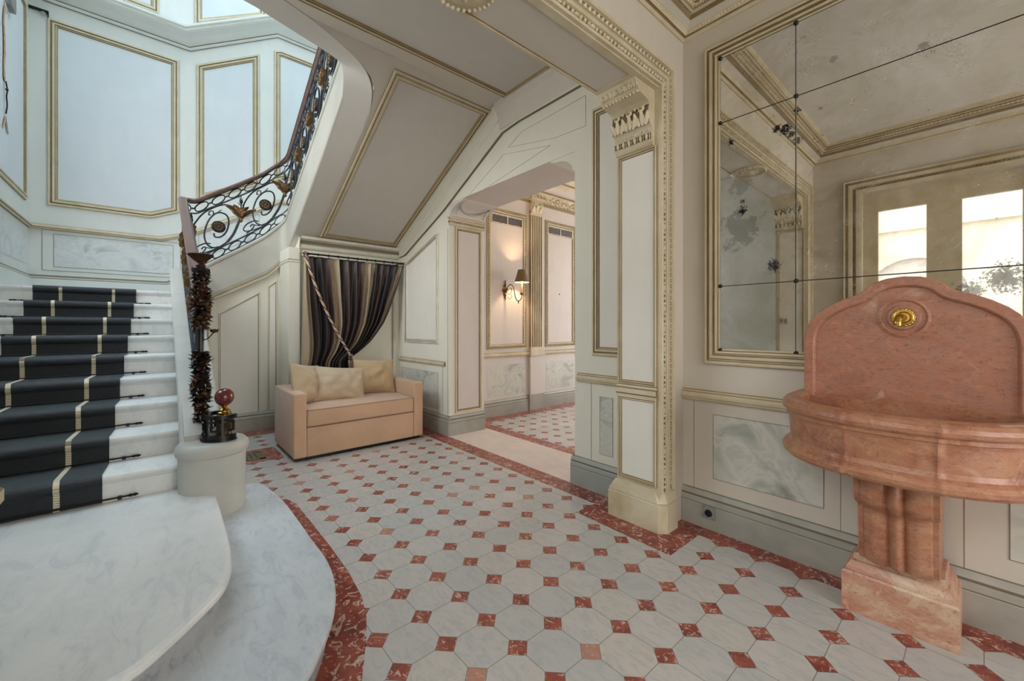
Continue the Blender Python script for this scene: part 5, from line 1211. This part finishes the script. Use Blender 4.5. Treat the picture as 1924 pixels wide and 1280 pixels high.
def pillow(name, label, c, nrm, w, h, th, mat, roll=0, seed=0):
    t = thing(name, label, 'cushion', (c[0], c[1], c[2] - h / 2), 'loose cushions on the sofa')
    nrm = Vector(nrm).normalized(); up = Vector((0, 0, 1)); x = up.cross(nrm).normalized(); y = nrm.cross(x)
    R = Matrix((x, y, nrm)).transposed() @ Matrix.Rotation(roll, 3, 'Z'); N = 26; vs = []
    for s in (1, -1):
        for j in range(N + 1):
            for i in range(N + 1):
                u = -1 + 2 * i / N; v = -1 + 2 * j / N
                u = math.copysign(abs(u) ** .9, u); v = math.copysign(abs(v) ** .9, v)
                k = (max(0, 1 - abs(u) ** 2.0) ** .62) * (max(0, 1 - abs(v) ** 2.0) ** .62)
                wr_ = noise.noise(Vector((u * 2.2 + seed, v * 2.2, s * 3.0))) * .034 + noise.noise(Vector((u * 6 + seed, v * 3.0, s * 5.0 + 9))) * .016
                corner = max(0, abs(u) + abs(v) - 1.2)
                px = u * w / 2 * (.93 + .07 * v * v); py = v * h / 2 * (.92 + .08 * u * u)
                p = Vector((px, py, s * (th / 2 * k + wr_ * k ** .5 * (1 - .3 * corner)))); vs.append(Vector(c) + R @ p)
    n1 = (N + 1) ** 2; fs = []
    for j in range(N):
        for i in range(N):
            a = j * (N + 1) + i; fs.append((a, a + 1, a + N + 2, a + N + 1)); fs.append((n1 + a + N + 1, n1 + a + N + 2, n1 + a + 1, n1 + a))
    mb = MB(); mb.add(vs, fs, mat); obj('cover', mb, t, 80)
    mb = MB(); ed = []
    def pe(u, v):
        px = u * w / 2 * (.93 + .07 * v * v); py = v * h / 2 * (.92 + .08 * u * u); return Vector(c) + R @ Vector((px, py, 0))
    for a, b in (((-1, -1), (1, -1)), ((1, -1), (1, 1)), ((1, 1), (-1, 1)), ((-1, 1), (-1, -1))):
        for k in range(12): q = k / 12; ed.append(pe(a[0] + (b[0] - a[0]) * q, a[1] + (b[1] - a[1]) * q))
    mb.tube(ed, .004, mat, 5, True); obj('piping', mb, t)
pillow('cushion', 'crumpled beige cushion propped in the sofa corner by the left arm', (-3.475, -.545, .735), (.72, .62, .28), .48, .46, .22, 'pillow_a', math.radians(-10), 1)
pillow('cushion', 'wide creased beige cushion leaning in the middle of the sofa, in front', (-3.42, -.20, .712), (.93, -.10, .32), .55, .40, .20, 'pillow_b', math.radians(-5), 5)
pillow('cushion', 'square golden beige cushion against the back near the right arm', (-3.60, .285, .745), (.93, -.08, .26), .52, .44, .20, 'pillow_c', math.radians(-3), 11)

# ================================================================== CURTAIN
ct = thing('curtain', 'brown, black and beige striped silk curtain drawn to one side behind the sofa', 'curtain', (-4.1, 0, .02))
RE = [(2.285, .935), (2.0, .85), (1.759, .758), (1.60, .70), (1.425, .621), (1.30, .535), (1.17, .434), (1.08, .335), (1.013, .248), (.96, .165), (.92, .125), (.83, .135), (.5, .20), (.03, .25)]
LE = [(2.285, -.425), (1.2, -.45), (.8, -.46), (.03, -.47)]
NU, NV = 300, 70; vs = []; uvs = []
def cz(v): return 2.285 - (2.285 - .03) * v
for j in range(NV + 1):
    v = j / NV; z = cz(v); yr = lerp_tab(RE, z); yl = lerp_tab(LE, z); q = max(0, min(1, (2.285 - z) / 1.35)); p = 1 - .52 * q ** 1.2
    if z < .93: p = .48 + .4 * (.93 - z)
    for i in range(NU + 1):
        u = i / NU; g_ = u ** p; y = yl + (yr - yl) * g_
        ph = 2 * PI * (13 * u) + 1.4 * math.sin(u * 9) + .5 * noise.noise(Vector((u * 6, v * 2, 0)))
        amp = (.020 + .022 * min(1, q * 2.0)) * (1 - .45 * q * u)
        xx = -4.12 + amp * math.sin(ph) + .010 * noise.noise(Vector((u * 20, v * 5, 3))) + .035 * q * math.sin(PI * u)
        if j < 4: xx = -4.12 + amp * .8 * math.sin(ph)
        vs.append((xx, y + .008 * math.cos(ph) * (1 - q), z)); uvs.append((u, v))
fs = [(j * (NU + 1) + i, (j + 1) * (NU + 1) + i, (j + 1) * (NU + 1) + i + 1, j * (NU + 1) + i + 1) for j in range(NV) for i in range(NU)]
mb = MB(); mb.add(vs, fs, 'curtain'); co = obj('drape', mb, ct, 80)
ul = co.data.uv_layers.new(name='UVMap')
for lp_ in co.data.loops: ul.data[lp_.index].uv = uvs[lp_.vertex_index]
md = co.modifiers.new('thickness', 'SOLIDIFY'); md.thickness = .003
rd = thing('curtain_rod', 'black iron curtain rod with turned end knobs over the striped curtain', 'curtain rod', (-4.1, .27, 2.31))
mb = MB(); mb.tube([(-4.10, -.43, 2.312), (-4.10, .965, 2.312)], .011, 'black_metal', 10); obj('rod', mb, rd)
for yy, s in ((.965, 1), (-.43, -1)):
    mb = MB(); mb.lathe([(.011, -.03), (.018, -.022), (.012, -.012), (.020, 0), (.022, .012), (.014, .022), (.001, .026)] if s > 0 else [(.011, -.01), (.02, 0), (.02, .012), (.001, .016)], (-4.10, yy - .03 * s, 2.312), 'black_metal', 14, (0, s, 0)); obj('end_knob', mb, rd)
for i in range(11):
    yy = -.38 + 1.27 * i / 10; mb = MB(); mb.tube([(-4.10 + .017 * math.cos(2 * PI * k / 14), yy, 2.309 + .019 * math.sin(2 * PI * k / 14)) for k in range(14)], .0035, 'black_metal', 5, True); obj('ring', mb, rd)
for yy in (-.36, .88):
    mb = MB(); mb.box((-4.30, yy - .008, 2.30), (-4.10, yy + .008, 2.312), 'black_metal'); obj('bracket', mb, rd)
rp_ = thing('curtain_tieback', 'twisted beige and brown rope tieback slanting across the striped curtain', 'rope', (-4.02, .12, .72))
pts = catmull([(-4.04, -.435, 2.315), (-4.02, -.35, 2.02), (-4.015, -.24, 1.72), (-4.01, -.12, 1.45), (-4.01, .0, 1.22), (-4.01, .10, 1.04), (-4.01, .125, .985)], 24)
for ph0, m in ((0, 'rope_a'), (PI * 2 / 3, 'rope_b'), (PI * 4 / 3, 'rope_a')):
    mb = MB(); hp_ = []
    for i, p in enumerate(pts):
        a = i * .62 + ph0; hp_.append(p + Vector((math.cos(a) * .009, math.sin(a) * .009, 0)))
    mb.tube(hp_, .0085, m, 6); obj('strand', mb, rp_)
mb = MB()
for k in range(12): mb.ball((-4.005 + .012 * math.cos(k * 2.1), .125 + .014 * math.sin(k * 1.7), .985 - .006 * k + .02 * math.sin(k)), (.018, .020, .014), 'rope_a' if k % 3 else 'rope_b', 7, 5)
mb.lathe([(.012, 0), (.020, .02), (.026, .05), (.022, .10), (.018, .20), (.014, .215), (.001, .22)], (-4.0, .135, .74), 'rope_b', 14)
for k in range(14):
    a = 2 * PI * k / 14; mb.tube([(-4.0 + .019 * math.cos(a), .135 + .019 * math.sin(a), .93), (-4.0 + .027 * math.cos(a), .135 + .027 * math.sin(a), .74)], .0035, 'rope_a' if k % 2 else 'rope_b', 4)
obj('tassel', mb, rp_)
mb = MB()
for k in range(8): mb.ball((-4.04 + .012 * math.cos(k * 2.3), -.437 + .014 * math.sin(k * 1.9), 2.325 - .008 * k), (.016, .016, .013), 'rope_b' if k % 2 else 'rope_a', 7, 5)
obj('hanging_knot', mb, rp_)

# ================================================================== BACK HALL: sconce, vents
sc0 = thing('wall_sconce', 'lit brass wall sconce with a curved arm, candle tube and brown shade', 'wall lamp', (-3.37, 2.28, 1.80))
WX, WY = -3.37, 2.285; LX, LY = -3.15, 2.447; dv = Vector((LX - WX, LY - WY, 0))
mb = MB(); mb.lathe([(.045, 0), (.050, .008), (.036, .018), (.030, .014), (.018, .030), (.010, .04)], (WX, WY, 1.95), 'sconce_brass', 20, (1, 0, 0))
for z0, s in ((1.95, 1), (1.95, -1)):
    mb.leaf((WX + .012, WY, z0 + s * .02), (0, 0, s), (1, 0, 0), .10, .062, 'sconce_brass', .2); mb.leaf((WX + .010, WY, z0 + s * .09), (0, .15, s), (1, 0, 0), .06, .030, 'sconce_brass', .25); mb.ball((WX + .015, WY, z0 + s * .145), (.008, .008, .014), 'sconce_brass', 8, 5)
for s in (-1, 1): mb.leaf((WX + .012, WY + s * .01, 1.95), (0, s, .3), (1, 0, 0), .055, .045, 'sconce_brass', .3)
obj('back_plate', mb, sc0)
def SCP(t, z): p = Vector((WX, WY, 0)) + dv * t; return (p.x, p.y, z)
mb = MB(); mb.tube(catmull([SCP(.05, 1.945), SCP(.14, 1.98), SCP(.30, 2.035), SCP(.48, 2.01), SCP(.56, 1.93), SCP(.62, 1.84), SCP(.74, 1.78), SCP(.90, 1.79), SCP(.985, 1.835), SCP(1.0, 1.872)], 7), .0075, 'sconce_brass', 8)
mb.tube(catmull([SCP(.14, 1.98), SCP(.10, 1.93), SCP(.22, 1.885), SCP(.38, 1.91), SCP(.40, 1.97), SCP(.30, 1.985)], 6), .0055, 'sconce_brass', 6)
mb.tube(catmull([SCP(.42, 1.89), SCP(.40, 1.84), SCP(.30, 1.81), SCP(.20, 1.83), SCP(.20, 1.85)], 6), .0045, 'sconce_brass', 6)
mb.lathe([(.001, -.04), (.010, -.03), (.005, -.018), (.013, -.008), (.004, 0)], SCP(.80, 1.775), 'sconce_brass', 10); obj('arm', mb, sc0)
mb = MB(); mb.lathe([(.006, 0), (.034, .006), (.036, .012), (.022, .014), (.022, .03), (.026, .034), (.020, .042)], (LX, LY, 1.868), 'sconce_brass', 20); obj('drip_pan', mb, sc0)
mb = MB(); mb.lathe([(.019, 0), (.019, .13), (.016, .135), (.001, .136)], (LX, LY, 1.91), 'candle', 16); cd = obj('candle_tube', mb, sc0, label='cream candle tube')
mb = MB(); mb.ball((LX, LY, 2.080), (.014, .014, .034), 'glow', 12, 8); obj('bulb', mb, cd, label='glowing bulb')
mb = MB(); n = 40; z0, z1, r0, r1 = 2.066, 2.262, .117, .060
vs = []; 
for j in range(n):
    a = 2 * PI * j / n; c, s = math.cos(a), math.sin(a); vs += [(LX + r0 * c, LY + r0 * s, z0), (LX + r1 * c, LY + r1 * s, z1), (LX + (r0 - .003) * c, LY + (r0 - .003) * s, z0), (LX + (r1 - .003) * c, LY + (r1 - .003) * s, z1)]
k4 = lambda j, i: 4 * (j % n) + i
mb.add(vs, [(k4(j, 0), k4(j + 1, 0), k4(j + 1, 1), k4(j, 1)) for j in range(n)], 'shade'); mb.add(vs, [(k4(j, 2), k4(j, 3), k4(j + 1, 3), k4(j + 1, 2)) for j in range(n)], 'shade_in')
mb.add(vs, [(k4(j, 0), k4(j, 2), k4(j + 1, 2), k4(j + 1, 0)) for j in range(n)] + [(k4(j, 1), k4(j + 1, 1), k4(j + 1, 3), k4(j, 3)) for j in range(n)], 'brass')
obj('lamp_shade', mb, sc0, label='brown tapered lamp shade, gilt inside')
L = bpy.data.lights.new('sconce_light', 'POINT'); L.energy = 24; L.color = (1.0, 0.66, 0.36); L.shadow_soft_size = .022
lo_ = bpy.data.objects.new('sconce_light', L); COL.objects.link(lo_); lo_.location = (LX, LY, 2.185)

def vent(y0, y1, lab):
    t = thing('air_vent', lab, 'air vent', (XH, (y0 + y1) / 2, 2.98), None)
    z0, z1 = 2.972, 3.122; w = .022; mid = (y0 + y1) / 2
    mb = MB(); x0, x1 = XH + .002, XH + .016
    mb.box((x0, y0, z0), (x1, y1, z0 + w * .8), 'vent_white'); mb.box((x0, y0, z1 - w * .8), (x1, y1, z1), 'vent_white')
    for a in (y0, mid - w / 2, y1 - w): mb.box((x0 + .0004, a, z0 + w * .8), (x1, a + w, z1 - w * .8), 'vent_white')
    obj('frame', mb, t, 0)
    for a, b in ((y0 + w, mid - w / 2), (mid + w / 2, y1 - w)):
        mb = MB(); mb.box((x0, a, z0 + .018), (x0 + .001, b, z1 - .018), 'vent_dark'); k = 6
        for i in range(k):
            z = z0 + .026 + (z1 - z0 - .05) * i / (k - 1); mb.prism([(x0 + .001, a, z - .002), (x0 + .012, a, z - .006), (x0 + .012, a, z - .003), (x0 + .001, a, z + .001)], (0, b - a, 0), 'vent_white')
        obj('louvre', mb, t, 0, label='dark slatted opening')
vent(2.006, 2.662, 'white double air vent above the lit sconce in the back hall')
vent(3.235, 3.895, 'white double air vent at the top of the plain panel right of the fluted pilaster')
kn = MB(); kn.lathe([(.010, 0), (.012, .006), (.001, .010)], (XH + .003, 3.545, 1.95), 'black_metal', 12, (1, 0, 0)); o = obj('wall_peg', kn); o['label'] = 'tiny black peg on the plain hall panel right of the fluted pilaster'; o['category'] = 'peg'

# ================================================================== SMALL THINGS
ou = thing('wall_outlet', 'square grey wall outlet low in the skirting beside the column', 'outlet', (.317, .998, .118))
mb = MB(); mb.rbox((.275, .990, .076), (.359, 1.001, .160), 'outlet_grey', .003, 2); obj('cover_plate', mb, ou)
mb = MB(); mb.lathe([(.024, 0), (.025, .003), (.020, .004), (.019, -.004), (.001, -.004)], (.319, .9885, .117), 'socket_black', 24, (0, -1, 0)); obj('socket', mb, ou, label='round black socket')
gr = thing('floor_grille', 'rectangular brass floor grille set in red marble beside the sofa', 'grille', (-3.55, -1.15, 0))
mb = MB()
gx0, gx1, gy0, gy1 = -3.80, -3.30, -1.62, -.815
mb.box((gx0, gy0, .0004), (gx1, gy1, .0022), 'red_marble'); obj('marble_surround', mb, gr, 0, label='red marble surround')
mb = MB(); x0, x1, y0, y1 = -3.70, -3.395, -1.52, -.965
mb.box((x0, y0, .0025), (x1, y1, .0030), 'black_void')
for a in (x0, x1 - .03): mb.box((a, y0, .0025), (a + .03, y1, .006), 'grille_metal')
for a in (y0, y1 - .06): mb.box((x0, a, .0025), (x1, a + .06, .006), 'grille_metal')
for i in range(1, 8): x = x0 + (x1 - x0) * i / 8; mb.box((x - .007, y0, .0025), (x + .007, y1, .0055), 'grille_metal')
for i in range(1, 12): y = y0 + (y1 - y0) * i / 12; mb.box((x0, y - .010, .0025), (x1, y + .010, .0057), 'grille_metal')
obj('grating', mb, gr, 0)
sw = thing('switch_plate', 'small clear double switch plate on the jamb reflected in the mirror', 'switch', (-.12, -2.168, 1.45))
mb = MB(); mb.rbox((-.165, -2.170, 1.405), (-.075, -2.160, 1.505), 'switch_white', .003, 2); obj('plate', mb, sw)
for xx in (-.143, -.097): mb = MB(); mb.rbox((xx - .014, -2.161, 1.43), (xx + .014, -2.154, 1.48), 'outlet_grey', .002, 2); obj('rocker', mb, sw)
# torn tape and wire on the stairwell's side wall, metal channel above
tp = thing('torn_tape', 'strip of torn peach tape and bare wire hanging on the stairwell side wall', 'tape strip', (-5.18, -3.03, 3.5))
def strip(pts, ws_):
    mb = MB(); vs = []
    for (x, z), w in zip(pts, ws_): vs += [(x - w, YL + .012, z), (x + w, YL + .016, z), (x + w, YL + .010, z), (x - w, YL + .006, z)]
    n = len(pts); mb.add(vs, [(4 * i + j, 4 * i + (j + 1) % 4, 4 * i + 4 + (j + 1) % 4, 4 * i + 4 + j) for i in range(n - 1) for j in range(4)] + [(0, 1, 2, 3), (4 * n - 1, 4 * n - 2, 4 * n - 3, 4 * n - 4)], 'tape'); return mb
obj('tape', strip([(-5.22, 4.78), (-5.16, 4.68), (-5.14, 4.55), (-5.17, 4.42), (-5.18, 4.25), (-5.15, 4.1), (-5.17, 4.0), (-5.19, 3.95)], [.03, .025, .02, .03, .035, .018, .035, .03]), tp)
mb = MB(); mb.tube(catmull([(-5.19, YL + .014, 3.96), (-5.22, YL + .02, 3.88), (-5.20, YL + .018, 3.80), (-5.225, YL + .018, 3.72), (-5.20, YL + .014, 3.62)], 5), .006, 'black_metal', 5); mb.ball((-5.21, YL + .02, 3.88), .014, 'black_metal', 6, 4); obj('wire', mb, tp, label='short bare wire')
for a, b in (((-5.21, 3.60), (-5.12, 3.44)), ((-5.21, 3.60), (-5.30, 3.44))): obj('tape_tail', strip([a, ((a[0] + b[0]) / 2, (a[1] + b[1]) / 2), b], [.012, .022, .016]), tp)
mb = MB(); mb.rbox((-5.42, YL + .001, 4.80), (-5.22, YL + .05, 5.15), 'outlet_grey', .006, 2); o = obj('metal_channel', mb); o['label'] = 'grey metal box fixed high on the stairwell side wall above the torn tape'; o['category'] = 'metal box'
cr_ = thing('blind_track', 'short dark metal track with a small pulley high in the landing corner', 'track', (-6.25, -2.95, 5.35))
mb = MB(); mb.box((XL + .004, YL + .004, 5.375), (XL + .035, YL + .17, 5.40), 'black_metal'); mb.box((XL + .004, YL + .16, 5.31), (XL + .02, YL + .17, 5.40), 'black_metal'); obj('track', mb, cr_, 0)
mb = MB(); mb.lathe([(.020, -.006), (.014, 0), (.020, .006)], (XL + .03, YL + .125, 5.355), 'chrome', 14, (1, 0, 0)); obj('pulley', mb, cr_, label='small shiny pulley')
